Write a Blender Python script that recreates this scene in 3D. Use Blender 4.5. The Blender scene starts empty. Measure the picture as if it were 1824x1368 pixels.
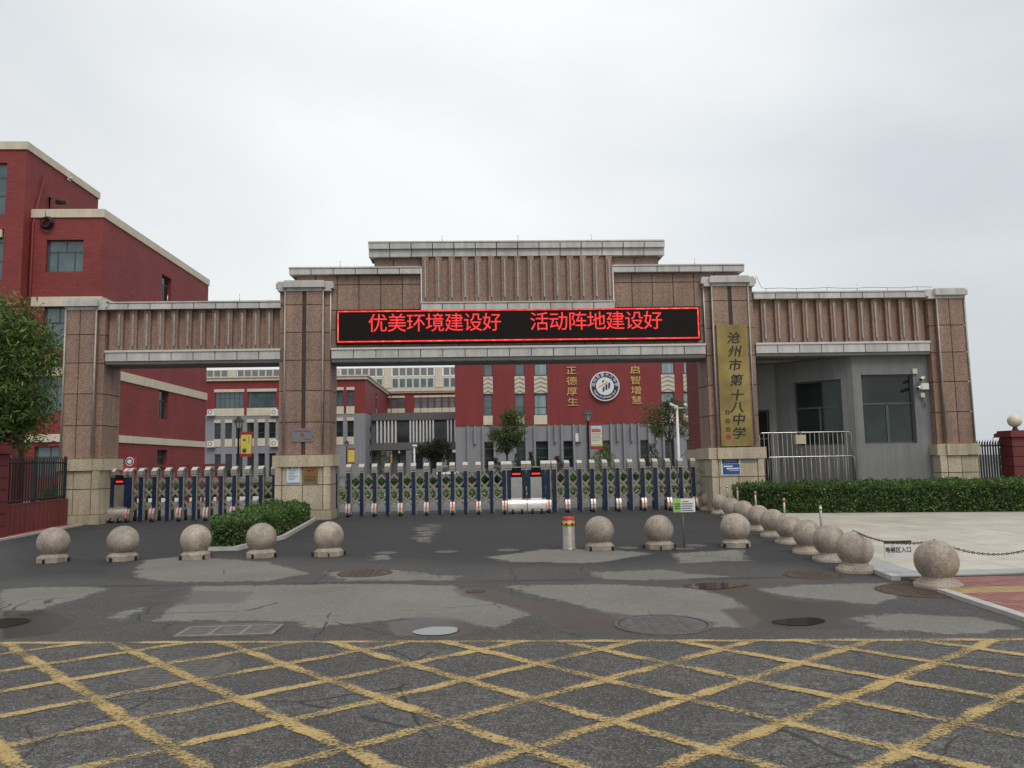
import bpy, math, random
import numpy as np
from mathutils import Matrix, Vector
random.seed(7); rng=np.random.default_rng(7)
S=bpy.context.scene; COL=S.collection
# ------------------------------------------------------------------ camera
F=1380.; CX,CY=912.,684.; HC=1.6
_p,_t,_r=map(math.radians,(2.45,5.75,1.05))
fw=np.array([math.sin(_p)*math.cos(_t),math.cos(_p)*math.cos(_t),math.sin(_t)])
r0=np.array([math.cos(_p),-math.sin(_p),0.]); u0=np.cross(r0,fw)
ri=math.cos(_r)*r0-math.sin(_r)*u0; up=math.cos(_r)*u0+math.sin(_r)*r0
RM=np.array([ri,up,fw])
cd=bpy.data.cameras.new('camera'); cam=bpy.data.objects.new('camera',cd); COL.objects.link(cam)
cd.sensor_width=36; cd.sensor_fit='HORIZONTAL'; cd.lens=F/1824*36; cd.clip_end=2000; cd.clip_start=.1
cam.matrix_world=Matrix([[ri[0],up[0],-fw[0],0],[ri[1],up[1],-fw[1],0],[ri[2],up[2],-fw[2],HC],[0,0,0,1]])
S.camera=cam
def ray(px,py): return RM.T@np.array([(px-CX)/F,-(py-CY)/F,1.])
def atY(px,py,Y): d=ray(px,py); t=Y/d[1]; return (d[0]*t,Y,HC+d[2]*t)
def atZ(px,py,Z=0.): d=ray(px,py); t=(Z-HC)/d[2]; return (d[0]*t,d[1]*t,Z)
def atX(px,py,X): d=ray(px,py); t=X/d[0]; return (X,d[1]*t,HC+d[2]*t)
# ------------------------------------------------------------------ world, sun, exposure
SUN_EL,SUN_AZ=52.,158.      # azimuth measured from +Y towards +X
W=bpy.data.worlds.new('World'); S.world=W; W.use_nodes=True
nt=W.node_tree; nt.nodes.clear()
def N(t,**k):
    n=nt.nodes.new(t)
    for a,b in k.items(): setattr(n,a,b)
    return n
sky=N('ShaderNodeTexSky',sky_type='NISHITA',sun_disc=False,sun_elevation=math.radians(SUN_EL),sun_rotation=math.radians(SUN_AZ),dust_density=4.,air_density=1.)
sc=N('ShaderNodeVectorMath',operation='SCALE'); sc.inputs['Scale'].default_value=.10
nt.links.new(sky.outputs[0],sc.inputs[0])
tc=N('ShaderNodeTexCoord'); mp=N('ShaderNodeMapping'); mp.inputs['Scale'].default_value=(1.,1.,2.2); mp.inputs['Location'].default_value=(.6,.2,.1)
nt.links.new(tc.outputs['Generated'],mp.inputs[0])
nz=N('ShaderNodeTexNoise'); nz.inputs['Scale'].default_value=1.25; nz.inputs['Detail'].default_value=5; nz.inputs['Roughness'].default_value=.45; nz.inputs['Distortion'].default_value=.3
nt.links.new(mp.outputs[0],nz.inputs['Vector'])
cr=N('ShaderNodeValToRGB'); cr.color_ramp.elements[0].position=.34; cr.color_ramp.elements[0].color=(.60,.64,.675,1); cr.color_ramp.elements[1].position=.66; cr.color_ramp.elements[1].color=(.87,.885,.885,1)
nt.links.new(nz.outputs[0],cr.inputs[0])
# sun direction, then a brighter cloud patch placed apart from it
sd=Vector((math.sin(math.radians(SUN_AZ))*math.cos(math.radians(SUN_EL)),math.cos(math.radians(SUN_AZ))*math.cos(math.radians(SUN_EL)),math.sin(math.radians(SUN_EL))))
dp=N('ShaderNodeVectorMath',operation='DOT_PRODUCT'); dp.inputs[1].default_value=Vector((.12,.72,.68)).normalized()   # thinner, brighter cloud high ahead
nt.links.new(tc.outputs['Generated'],dp.inputs[0])
mr=N('ShaderNodeMapRange'); mr.inputs['From Min'].default_value=.55; mr.inputs['From Max'].default_value=1.; mr.inputs['To Min'].default_value=.96; mr.inputs['To Max'].default_value=1.22; mr.interpolation_type='SMOOTHSTEP'
nt.links.new(dp.outputs['Value'],mr.inputs[0])
s2=N('ShaderNodeVectorMath',operation='SCALE'); nt.links.new(cr.outputs[0],s2.inputs[0]); nt.links.new(mr.outputs[0],s2.inputs['Scale'])
mx=N('ShaderNodeMix',data_type='RGBA'); mx.inputs[0].default_value=.9
nt.links.new(sc.outputs[0],mx.inputs[6]); nt.links.new(s2.outputs[0],mx.inputs[7])
bg=N('ShaderNodeBackground'); ow=N('ShaderNodeOutputWorld'); bg.inputs[1].default_value=1.
nt.links.new(mx.outputs[2],bg.inputs[0]); nt.links.new(bg.outputs[0],ow.inputs[0])
sl=bpy.data.lights.new('sun','SUN'); sl.energy=1.5; sl.angle=math.radians(30); sl.color=(1.,.97,.92)
so=bpy.data.objects.new('sun',sl); COL.objects.link(so); so.rotation_euler=(-sd).to_track_quat('-Z','Y').to_euler(); so.location=(0,0,40)
S.view_settings.view_transform='Standard'; S.view_settings.look='None'; S.view_settings.exposure=0.; S.view_settings.gamma=1.
S.cycles.max_bounces=6
# ------------------------------------------------------------------ materials
M={}
class NT:
    def __init__(s,name):
        s.m=bpy.data.materials.new(name); s.m.use_nodes=True; s.t=s.m.node_tree; s.b=s.t.nodes['Principled BSDF']; M[name]=s.m
    def n(s,t,ins={},**k):
        q=s.t.nodes.new(t)
        for a,b in k.items(): setattr(q,a,b)
        for a,b in ins.items():
            if isinstance(b,bpy.types.NodeSocket): s.t.links.new(b,q.inputs[a])
            else: q.inputs[a].default_value=b
        return q
    def l(s,a,b): s.t.links.new(a,b)
    def pos(s): return s.n('ShaderNodeNewGeometry').outputs['Position']
    def noise(s,scale,detail=3,vec=None,rough=.5):
        return s.n('ShaderNodeTexNoise',{'Scale':scale,'Detail':detail,'Roughness':rough,'Vector':vec if vec else s.pos()}).outputs[0]
    def ramp(s,f,stops):
        r=s.n('ShaderNodeValToRGB',{0:f}); e=r.color_ramp.elements
        while len(e)<len(stops): e.new(.5)
        for q,(p,c) in zip(e,stops):
            q.position=p; q.color=(*c,1) if len(c)==3 else c
        return r.outputs[0]
    def mix(s,f,a,b,mode='MIX'):
        q=s.n('ShaderNodeMix',data_type='RGBA',blend_type=mode)
        for i,v in ((0,f),(6,a),(7,b)):
            if isinstance(v,bpy.types.NodeSocket): s.l(v,q.inputs[i])
            elif i==0: q.inputs[0].default_value=v
            else: q.inputs[i].default_value=(*v,1)
        return q.outputs[2]
    def math(s,op,a,b=0.,c=0.):
        q=s.n('ShaderNodeMath',operation=op)
        for i,v in enumerate((a,b,c)):
            if isinstance(v,bpy.types.NodeSocket): s.l(v,q.inputs[i])
            else: q.inputs[i].default_value=v
        return q.outputs[0]
    def col(s,c): s.l(c,s.b.inputs['Base Color'])
    def bump(s,h,st=.3,d=.01):
        q=s.n('ShaderNodeBump',{'Strength':st,'Distance':d,'Height':h}); s.l(q.outputs[0],s.b.inputs['Normal'])
def simple(name,c,rough=.6,metal=0.,var=.12,vs=3.,emit=None,es=0.,spec=None,streak=0.):
    t=NT(name); t.b.inputs['Roughness'].default_value=rough; t.b.inputs['Metallic'].default_value=metal
    if spec is not None: t.b.inputs['Specular IOR Level'].default_value=spec
    f=t.noise(vs,5,rough=.6)
    lo=tuple(max(0,v*(1-var)) for v in c); hi=tuple(min(1,v*(1+var)) for v in c)
    x=t.ramp(f,[(.3,lo),(.7,hi)])
    if streak:
        sv=t.n('ShaderNodeMapping',{'Vector':t.pos(),'Scale':(3.,3.,.12)}).outputs[0]; k=1-streak
        x=t.mix(1.,x,t.ramp(t.noise(1.,5,sv,.65),[(.38,(k,k,k)),(.62,(1,1,1))]),'MULTIPLY')
    t.col(x)
    if emit: t.b.inputs['Emission Color'].default_value=(*emit,1); t.b.inputs['Emission Strength'].default_value=es
    return t
def granite(name,c1,c2,c3,rough=.55,scale=55.,grime=0.):
    t=NT(name); t.b.inputs['Roughness'].default_value=rough
    v=t.n('ShaderNodeTexVoronoi',{'Scale':scale,'Vector':t.pos()}).outputs['Color']
    sp=t.n('ShaderNodeSeparateColor',{0:v}).outputs[0]
    base=t.ramp(sp,[(.0,c1),(.45,c2),(.8,c2),(1.,c3)])
    st=t.ramp(t.noise(.55,5,rough=.65),[(.3,(.80,.79,.78)),(.7,(1.08,1.07,1.06))])
    tint=t.n('ShaderNodeObjectInfo').outputs['Random']
    tn=t.ramp(tint,[(0,(.91,.91,.91)),(1,(1.07,1.06,1.05))])
    x=t.mix(1.,base,st,'MULTIPLY'); x=t.mix(1.,x,tn,'MULTIPLY')
    # rain streaks running down
    sv=t.n('ShaderNodeMapping',{'Vector':t.pos(),'Scale':(5.,5.,.35)}).outputs[0]
    x=t.mix(1.,x,t.ramp(t.noise(1.,4,sv),[(.35,(.82,.81,.80)),(.6,(1,1,1))]),'MULTIPLY')
    if grime: x=t.mix(1.,x,t.ramp(t.noise(4.5,6,rough=.7),[(.36,(1-grime,1-grime*1.05,1-grime*1.1)),(.58,(1,1,1))]),'MULTIPLY')
    t.col(x); t.bump(sp,.12,.003)
    return t
granite('brown_granite',(.175,.108,.078),(.315,.200,.148),(.48,.345,.28))
granite('cream_granite',(.36,.30,.21),(.55,.475,.34),(.66,.60,.47))
granite('ball_granite',(.27,.225,.185),(.45,.385,.315),(.58,.52,.45),.6,90.,.32)
granite('trim_stone',(.48,.475,.45),(.57,.565,.54),(.63,.62,.60),.5,40.)
simple('joint_dark',(.06,.045,.038),.9)
simple('cream_joint',(.13,.11,.08),.9)
simple('trim_joint',(.14,.14,.135),.9)
def brick(name,c,mort,sx=.24,sz=.075):
    t=NT(name); t.b.inputs['Roughness'].default_value=.75
    s=t.n('ShaderNodeSeparateXYZ',{0:t.pos()}); u=t.math('ADD',s.outputs[0],s.outputs[1])
    v=t.n('ShaderNodeCombineXYZ',{0:u,1:s.outputs[2]}).outputs[0]
    b=t.n('ShaderNodeTexBrick',{'Vector':v,'Scale':1.,'Mortar Size':.014,'Brick Width':sx,'Row Height':sz,'Color1':(*c,1),'Color2':(c[0]*.82,c[1]*.8,c[2]*.8,1),'Mortar':(*mort,1),'Bias':0.})
    x=t.mix(1.,b.outputs[0],t.ramp(t.noise(.4,5,rough=.6),[(.3,(.85,.83,.83)),(.7,(1.1,1.08,1.08))]),'MULTIPLY')
    t.col(x); t.bump(b.outputs[1],.3,-.006)
brick('red_brick',(.27,.046,.042),(.155,.03,.028),.42,.13)
simple('red_paint',(.225,.026,.026),.6,var=.1,vs=.6,streak=.14)
simple('red_wall_panel',(.18,.030,.032),.55,var=.14,vs=2.,streak=.2)
simple('cream_paint',(.64,.57,.44),.7,var=.06,vs=1.,streak=.12)
simple('grey_paint',(.26,.26,.275),.75,var=.07,vs=.7,streak=.12)
simple('dark_grey_paint',(.135,.13,.135),.75,var=.07,vs=.7)
simple('render_grey',(.21,.215,.21),.8,var=.13,vs=.8,streak=.2)
simple('white_paint',(.72,.71,.68),.6,var=.05)
simple('label_white',(.55,.53,.50),.5,var=.2,vs=12.)
simple('window_frame',(.07,.085,.09),.4)
simple('white_frame',(.6,.6,.58),.5)
simple('black_iron',(.012,.012,.013),.45)
simple('steel',(.58,.56,.53),.28,1.,var=.1,vs=8.)
simple('gate_steel',(.34,.31,.26),.4,.55,var=.2,vs=10.)
simple('bright_steel',(.56,.51,.46),.3,.9,var=.15,vs=6.)
t=simple('blue_post',(.007,.024,.065),.3,.2,var=.5,vs=14.)
simple('rubber',(.015,.015,.015),.7)
simple('conduit',(.36,.33,.30),.5,.3,var=.2,vs=4.)
simple('wire',(.10,.10,.10),.5)
simple('brass',(.30,.225,.085),.34,.8,var=.35,vs=1.1)
simple('gold',(.62,.43,.16),.4,.5,var=.1)
simple('black_ink',(.012,.012,.012),.5)
simple('red_ink',(.35,.03,.03),.6)
simple('navy',(.010,.022,.085),.5)
simple('screen_black',(.010,.007,.007),.6,spec=.15)
t=NT('led_red'); t.b.inputs['Base Color'].default_value=(.3,.01,.01,1); t.b.inputs['Emission Color'].default_value=(1.,.035,.035,1); t.b.inputs['Emission Strength'].default_value=1.
t=NT('led_border'); 
c=t.ramp(t.noise(5.,2),[(.35,(1.,.02,.05)),(.5,(1.,.03,.03)),(.62,(1.,.16,.03)),(.7,(.55,.02,.25))]); t.col(c); t.l(c,t.b.inputs['Emission Color']); t.b.inputs['Emission Strength'].default_value=.75
simple('plaque_grey',(.20,.20,.21),.4,.3,var=.08)
simple('poster_white',(.62,.66,.72),.4,var=.04)
simple('poster_blue',(.02,.07,.26),.4,var=.2,vs=6.)
simple('poster_light_blue',(.18,.36,.55),.4)
simple('poster_line',(.16,.17,.22),.5)
simple('no_smoking_plate',(.22,.155,.06),.4,.5)
simple('orange_ink',(.5,.07,.02),.5)
simple('sign_green',(.27,.55,.14),.45,var=.2,vs=9.)
simple('dark_green_ink',(.05,.15,.03),.5)
simple('banner_yellow',(.62,.52,.09),.6,var=.08)
simple('banner_orange',(.62,.36,.05),.6,var=.1)
simple('banner_pale',(.62,.60,.46),.6,var=.12,vs=5.)
simple('banner_blue',(.42,.62,.66),.6,var=.15,vs=5.)
simple('banner_red',(.33,.02,.03),.6)
simple('safety_yellow',(.62,.35,.02),.5)
simple('safety_red',(.5,.03,.02),.5)
simple('globe_glass',(.68,.62,.46),.3,var=.03)
simple('lantern_glass',(.33,.34,.32),.2)
simple('camera_white',(.68,.68,.66),.4)
simple('rust_iron',(.085,.056,.042),.65,.3,var=.35,vs=14.)
simple('cover_grey',(.095,.09,.083),.7,var=.3,vs=14.)
simple('grate_iron',(.22,.21,.19),.5,.4,var=.25,vs=9.)
simple('kerb_stone',(.44,.43,.40),.75,var=.15,vs=4.)
simple('hedge_core',(.018,.028,.010),.95,var=.3,vs=9.)
simple('soil',(.05,.04,.028),.95,var=.3,vs=6.)
simple('bark',(.075,.055,.04),.9,var=.3,vs=12.)
simple('car_paint',(.62,.63,.64),.25,.1,var=.02)
simple('bag_cloth',(.50,.43,.31),.8)
t=NT('glass'); t.b.inputs['Roughness'].default_value=.06; t.b.inputs['Specular IOR Level'].default_value=.45
t.col(t.ramp(t.noise(.7,3),[(.35,(.010,.017,.016)),(.65,(.03,.045,.042))]))
t=NT('teal_glass'); t.b.inputs['Roughness'].default_value=.08; t.b.inputs['Specular IOR Level'].default_value=.9
t.col(t.ramp(t.noise(.8,3),[(.35,(.042,.075,.085)),(.65,(.09,.14,.155))]))
t=NT('curtain_glass'); t.b.inputs['Roughness'].default_value=.1
sv=t.n('ShaderNodeMapping',{'Vector':t.pos(),'Scale':(9.,9.,.1)}).outputs[0]
t.col(t.ramp(t.noise(1.,2,sv),[(.35,(.17,.25,.26)),(.65,(.30,.40,.41))]))
t=NT('clear_glass'); t.b.inputs['Roughness'].default_value=.03; t.b.inputs['Base Color'].default_value=(.02,.03,.03,1); t.b.inputs['Specular IOR Level'].default_value=1.
def leafmat(name,stops,tr=.25):
    t=NT(name); t.b.inputs['Roughness'].default_value=.55
    r=t.n('ShaderNodeNewGeometry').outputs['Random Per Island']
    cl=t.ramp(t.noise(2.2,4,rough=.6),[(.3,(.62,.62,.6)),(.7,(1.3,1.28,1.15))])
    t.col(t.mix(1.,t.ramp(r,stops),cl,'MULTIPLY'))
    t.b.inputs['Subsurface Weight'].default_value=0.
    tb=t.n('ShaderNodeBsdfTranslucent'); rr=t.ramp(r,[(p,tuple(min(1,v*1.5) for v in c)) for p,c in stops]); t.l(rr,tb.inputs[0])
    ms=t.n('ShaderNodeMixShader',{0:tr}); t.l(t.b.outputs[0],ms.inputs[1]); t.l(tb.outputs[0],ms.inputs[2])
    t.l(ms.outputs[0],t.t.nodes['Material Output'].inputs[0])
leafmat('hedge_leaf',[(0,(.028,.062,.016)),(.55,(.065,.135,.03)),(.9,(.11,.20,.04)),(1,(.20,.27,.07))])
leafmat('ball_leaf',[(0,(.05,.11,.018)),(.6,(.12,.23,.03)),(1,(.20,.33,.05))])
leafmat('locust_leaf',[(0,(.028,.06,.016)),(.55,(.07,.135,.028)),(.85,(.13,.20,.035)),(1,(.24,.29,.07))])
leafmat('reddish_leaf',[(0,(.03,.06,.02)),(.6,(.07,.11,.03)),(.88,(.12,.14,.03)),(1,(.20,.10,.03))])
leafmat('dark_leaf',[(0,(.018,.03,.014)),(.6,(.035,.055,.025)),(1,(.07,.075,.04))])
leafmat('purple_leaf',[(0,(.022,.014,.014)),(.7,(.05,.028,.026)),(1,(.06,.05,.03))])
# asphalt
def asphalt():
    t=NT('asphalt'); P=t.pos()
    at=lambda n: t.n('ShaderNodeAttribute',attribute_name=n).outputs['Fac']
    bl,fr,we,nr,sm=at('bleach'),at('fresh'),at('wet'),at('near'),at('seam')
    fine=t.n('ShaderNodeTexVoronoi',{'Scale':120.,'Vector':P}).outputs['Color']
    fs=t.n('ShaderNodeSeparateColor',{0:fine}).outputs[0]
    n1=t.noise(2.2,8,rough=.7); n2=t.noise(9.,6,rough=.75); n3=t.noise(.7,5)
    # ragged bleached film
    e=t.math('ADD',bl,t.math('MULTIPLY',t.math('SUBTRACT',n1,.5),.75)); e=t.math('ADD',e,t.math('MULTIPLY',t.math('SUBTRACT',n2,.5),.8)); e=t.math('ADD',e,t.math('MULTIPLY',t.math('SUBTRACT',t.noise(30.,4,rough=.8),.5),.5))
    bm=t.n('ShaderNodeMapRange',{0:e,1:.47,2:.56}).outputs[0]
    aggr=t.ramp(fs,[(0,(.028,.027,.026)),(.55,(.062,.059,.055)),(.85,(.10,.095,.087)),(1,(.24,.23,.21))])
    worn=t.ramp(fs,[(0,(.034,.032,.031)),(.6,(.066,.063,.059)),(1,(.13,.123,.113))])
    base=t.mix(nr,worn,aggr)
    crk=t.n('ShaderNodeTexVoronoi',{'Scale':.75,'Vector':t.n('ShaderNodeMixRGB',{0:.12,1:P,2:t.n('ShaderNodeTexNoise',{'Scale':2.,'Detail':6.,'Vector':P}).outputs[1]}).outputs[0]},feature='DISTANCE_TO_EDGE').outputs['Distance']
    crk=t.math('MULTIPLY',t.math('LESS_THAN',crk,.006),t.math('GREATER_THAN',n3,.52))
    new=t.ramp(t.math('MULTIPLY_ADD',fs,.35,t.math('MULTIPLY',n1,.65)),[(.25,(.020,.020,.021)),(.7,(.040,.039,.039))])
    base=t.mix(fr,base,new)
    light=t.ramp(t.math('MULTIPLY_ADD',fs,.4,t.math('MULTIPLY',n2,.6)),[(.2,(.12,.113,.10)),(.5,(.18,.17,.148)),(.8,(.25,.235,.205))])
    # thin wear on near road
    wr=t.n('ShaderNodeMapRange',{0:t.math('ADD',t.math('MULTIPLY',n2,.6),t.math('MULTIPLY',t.noise(28.,4,rough=.8),.4)),1:.50,2:.60}).outputs[0]
    wr=t.math('MULTIPLY',wr,t.n('ShaderNodeMapRange',{0:n3,1:.42,2:.62,3:.05,4:.75}).outputs[0]); wr=t.math('MULTIPLY',wr,nr)
    x=t.mix(bm,base,light); x=t.mix(t.math('MULTIPLY',wr,.75),x,(.24,.235,.225))
    wm=t.n('ShaderNodeMapRange',{0:t.math('ADD',we,t.math('MULTIPLY',t.math('SUBTRACT',n1,.5),.5)),1:.35,2:.65}).outputs[0]
    x=t.mix(t.math('MULTIPLY',wm,.72),x,(.035,.031,.027))
    x=t.mix(t.math('MULTIPLY',sm,.85),x,(.018,.018,.018)); x=t.mix(t.math('MULTIPLY',crk,t.math('SUBTRACT',.75,t.math('MULTIPLY',fr,.6))),x,(.02,.019,.018))
    x=t.mix(1.,x,t.ramp(n3,[(.3,(.86,.86,.86)),(.7,(1.1,1.1,1.1))]),'MULTIPLY')
    t.col(x)
    t.l(t.n('ShaderNodeMapRange',{0:wm,3:.85,4:.32}).outputs[0],t.b.inputs['Roughness'])
    h=t.math('MULTIPLY',fs,t.math('SUBTRACT',1.,t.math('MULTIPLY',wm,.8)))
    t.bump(h,.5,.006)
asphalt()
t=NT('yard_asphalt'); t.b.inputs['Roughness'].default_value=.8; t.col(t.ramp(t.noise(1.5,6,rough=.7),[(.3,(.11,.11,.112)),(.7,(.19,.188,.185))]))
t=NT('far_ground'); t.b.inputs['Roughness'].default_value=.9; t.col(t.ramp(t.noise(.05,6),[(.3,(.09,.095,.07)),(.7,(.15,.15,.12))]))
t=NT('yellow_line'); t.b.inputs['Roughness'].default_value=.75
c=t.ramp(t.noise(6.,5,rough=.7),[(.3,(.40,.275,.10)),(.7,(.54,.39,.165))]); t.col(c)
w=t.math('ADD',t.math('MULTIPLY',t.noise(38.,5,rough=.8),.62),t.math('MULTIPLY',t.noise(2.3,4),.38))
at=t.n('ShaderNodeAttribute',attribute_name='edge').outputs['Fac']
w=t.math('ADD',w,t.math('MULTIPLY',at,.09))
al=t.n('ShaderNodeMapRange',{0:w,1:.51,2:.62,4:.95}).outputs[0]; t.l(al,t.b.inputs['Alpha'])
def tile(name,c1,c2,c3=None):
    t=NT(name); t.b.inputs['Roughness'].default_value=.6
    r=t.n('ShaderNodeObjectInfo').outputs['Random']
    x=t.ramp(r,[(0,c1),(1,c2)])
    x=t.mix(1.,x,t.ramp(t.noise(1.3,6,rough=.65),[(.3,(.80,.79,.77)),(.7,(1.06,1.06,1.06))]),'MULTIPLY')
    x=t.mix(1.,x,t.ramp(t.noise(40.,3),[(.3,(.92,.92,.92)),(.7,(1.05,1.05,1.05))]),'MULTIPLY')
    t.col(x)
tile('plaza_tile',(.50,.465,.385),(.56,.525,.44))
tile('kerb_tile',(.36,.375,.37),(.43,.44,.43))
tile('red_paver',(.24,.085,.072),(.34,.135,.115))
tile('yellow_paver',(.36,.235,.09),(.44,.30,.12))
simple('paver_joint',(.10,.085,.07),.95)
t=NT('water'); t.b.inputs['Base Color'].default_value=(.05,.045,.038,1); t.b.inputs['Roughness'].default_value=.06; t.b.inputs['Specular IOR Level'].default_value=1.
# ------------------------------------------------------------------ builders
ORI={}
def props(o,label=None,cat=None,group=None,kind=None):
    if label: o['label']=label
    if cat: o['category']=cat
    if group: o['group']=group
    if kind: o['kind']=kind
    return o
def T(name,label,cat,loc=(0,0,0),group=None):
    o=bpy.data.objects.new(name,None); COL.objects.link(o); o.location=loc; o.empty_display_size=.2
    ORI[o]=Vector(loc); return props(o,label,cat,group)
def link(name,me,parent=None,loc=(0,0,0)):
    o=bpy.data.objects.new(name,me); COL.objects.link(o); o.location=loc
    if parent: o.parent=parent; ORI[o]=ORI[parent]
    else: ORI[o]=Vector(loc)
    return o
class MB:
    def __init__(s): s.v=[]; s.f=[]; s.sm=[]
    def add(s,v,f,smooth=False):
        k=len(s.v); s.v+=[tuple(p) for p in v]; s.f+=[tuple(i+k for i in q) for q in f]; s.sm+=[smooth]*len(f); return s
    def box(s,x0,x1,y0,y1,z0,z1):
        return s.add([(x0,y0,z0),(x1,y0,z0),(x1,y1,z0),(x0,y1,z0),(x0,y0,z1),(x1,y0,z1),(x1,y1,z1),(x0,y1,z1)],
          [(0,3,2,1),(4,5,6,7),(0,1,5,4),(1,2,6,5),(2,3,7,6),(3,0,4,7)])
    def prism(s,poly,z0,z1):      # poly in XY counter-clockwise
        n=len(poly); v=[(x,y,z0) for x,y in poly]+[(x,y,z1) for x,y in poly]
        return s.add(v,[tuple(range(n))[::-1],tuple(range(n,2*n))]+[(i,(i+1)%n,n+(i+1)%n,n+i) for i in range(n)])
    def xprism(s,poly,y0,y1):     # poly in XZ, extruded along Y
        n=len(poly); v=[(x,y0,z) for x,z in poly]+[(x,y1,z) for x,z in poly]
        return s.add(v,[tuple(range(n)),tuple(range(n,2*n))[::-1]]+[(i,n+i,n+(i+1)%n,(i+1)%n) for i in range(n)])
    def lathe(s,prof,c=(0,0,0),n=20,smooth=True):   # prof: (r,z)
        v=[];f=[];m=len(prof)
        for k in range(n):
            a=2*math.pi*k/n
            for r,z in prof: v.append((c[0]+r*math.cos(a),c[1]+r*math.sin(a),c[2]+z))
        for k in range(n):
            for j in range(m-1): f.append((k*m+j,((k+1)%n)*m+j,((k+1)%n)*m+j+1,k*m+j+1))
        return s.add(v,f,smooth)
    def tube(s,pts,r,n=6,smooth=True,cap=True):
        pts=[Vector(p) for p in pts]; rs=[float(q) for q in r] if isinstance(r,(list,tuple)) else [float(r)]*len(pts); v=[];f=[]
        for i,p in enumerate(pts):
            d=(pts[min(i+1,len(pts)-1)]-pts[max(i-1,0)]).normalized()
            a=d.cross(Vector((0,0,1)) if abs(d.z)<.95 else Vector((1,0,0))).normalized(); b=d.cross(a)
            for k in range(n):
                t=2*math.pi*k/n; v.append(p+rs[i]*(a*math.cos(t)+b*math.sin(t)))
        for i in range(len(pts)-1):
            for k in range(n): f.append((i*n+k,i*n+(k+1)%n,(i+1)*n+(k+1)%n,(i+1)*n+k))
        if cap: f+= [tuple(range(n))[::-1],tuple(range((len(pts)-1)*n,len(pts)*n))]
        return s.add(v,f,smooth)
    def cyl(s,p,q,r,n=12): return s.tube([p,q],r,n)
    def mesh(s,name,mat,o=Vector((0,0,0))):
        me=bpy.data.meshes.new(name); me.from_pydata([(x-o[0],y-o[1],z-o[2]) for x,y,z in s.v],[],s.f); me.update()
        me.polygons.foreach_set('use_smooth',s.sm); me.materials.append(M[mat]); return me
    def build(s,name,mat,parent=None,**k):
        o=link(name,s.mesh(name,mat,ORI[parent] if parent else Vector((0,0,0))),parent); return props(o,**k)
def bx(name,mat,parent,*a,**k): return MB().box(*a).build(name,mat,parent,**k)
_cache={}
def piece(name,mat,parent,x0,x1,y0,y1,z0,z1):     # shared-mesh slab
    w,d,h=round(x1-x0,3),round(y1-y0,3),round(z1-z0,3); k=(mat,w,d,h)
    if k not in _cache: _cache[k]=MB().box(-w/2,w/2,-d/2,d/2,-h/2,h/2).mesh(name,mat)
    o=ORI[parent] if parent else Vector((0,0,0))
    return link(name,_cache[k],parent,((x0+x1)/2-o[0],(y0+y1)/2-o[1],(z0+z1)/2-o[2]))
def copy_tree(o,parent=None):
    c=o.copy(); COL.objects.link(c); c.parent=parent; ORI[c]=ORI.get(o,Vector())
    for ch in o.children: copy_tree(ch,c)
    return c
def text(body,size,mat,name,parent,loc,depth=.01,bold=0.,rot=None,spacing=1.,sx=1.,shear=0.,align='CENTER'):
    c=bpy.data.curves.new('t','FONT'); c.body=body; c.size=size; c.extrude=depth; c.offset=bold; c.align_x=align; c.align_y='CENTER'; c.space_character=spacing; c.shear=shear; c.resolution_u=3
    o=bpy.data.objects.new('t',c); COL.objects.link(o); bpy.context.view_layer.update()
    me=bpy.data.meshes.new_from_object(o.evaluated_get(bpy.context.evaluated_depsgraph_get())); bpy.data.objects.remove(o)
    me.materials.clear(); me.materials.append(M[mat])
    R=rot if rot else Matrix.Rotation(math.pi/2,4,'X')
    me.transform(Matrix.Translation(Vector(loc)-(ORI[parent] if parent else Vector()))@R@Matrix.Diagonal((sx,1,1,1)))
    return link(name,me,parent)
def join_meshes(name,objs,parent):
    v=[];f=[]
    for o in objs:
        k=len(v); v+=[tuple(p.co) for p in o.data.vertices]; f+=[tuple(i+k for i in q.vertices) for q in o.data.polygons]; mat=o.data.materials[0]
    me=bpy.data.meshes.new(name); me.from_pydata(v,[],f); me.materials.append(mat)
    for o in objs: bpy.data.objects.remove(o)
    return link(name,me,parent)
def strokes(mat,name,parent,loc,size,depth=.004,along='X'):
    m=MB(); x,y,z=loc
    for a,b,w,h in ((-.05,.34,.8,.10),(-.02,.05,.95,.10),(-.05,-.32,.85,.10),(-.22,.02,.11,.75),(.2,-.1,.11,.6)):
        if along=='X': m.box(x+(a-w/2)*size,x+(a+w/2)*size,y-depth,y+depth,z+(b-h/2)*size,z+(b+h/2)*size)
        else: m.box(x-depth,x+depth,y+(a-w/2)*size,y+(a+w/2)*size,z+(b-h/2)*size,z+(b+h/2)*size)
        depth*=1.12
    return m.build(name,mat,parent)
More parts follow.
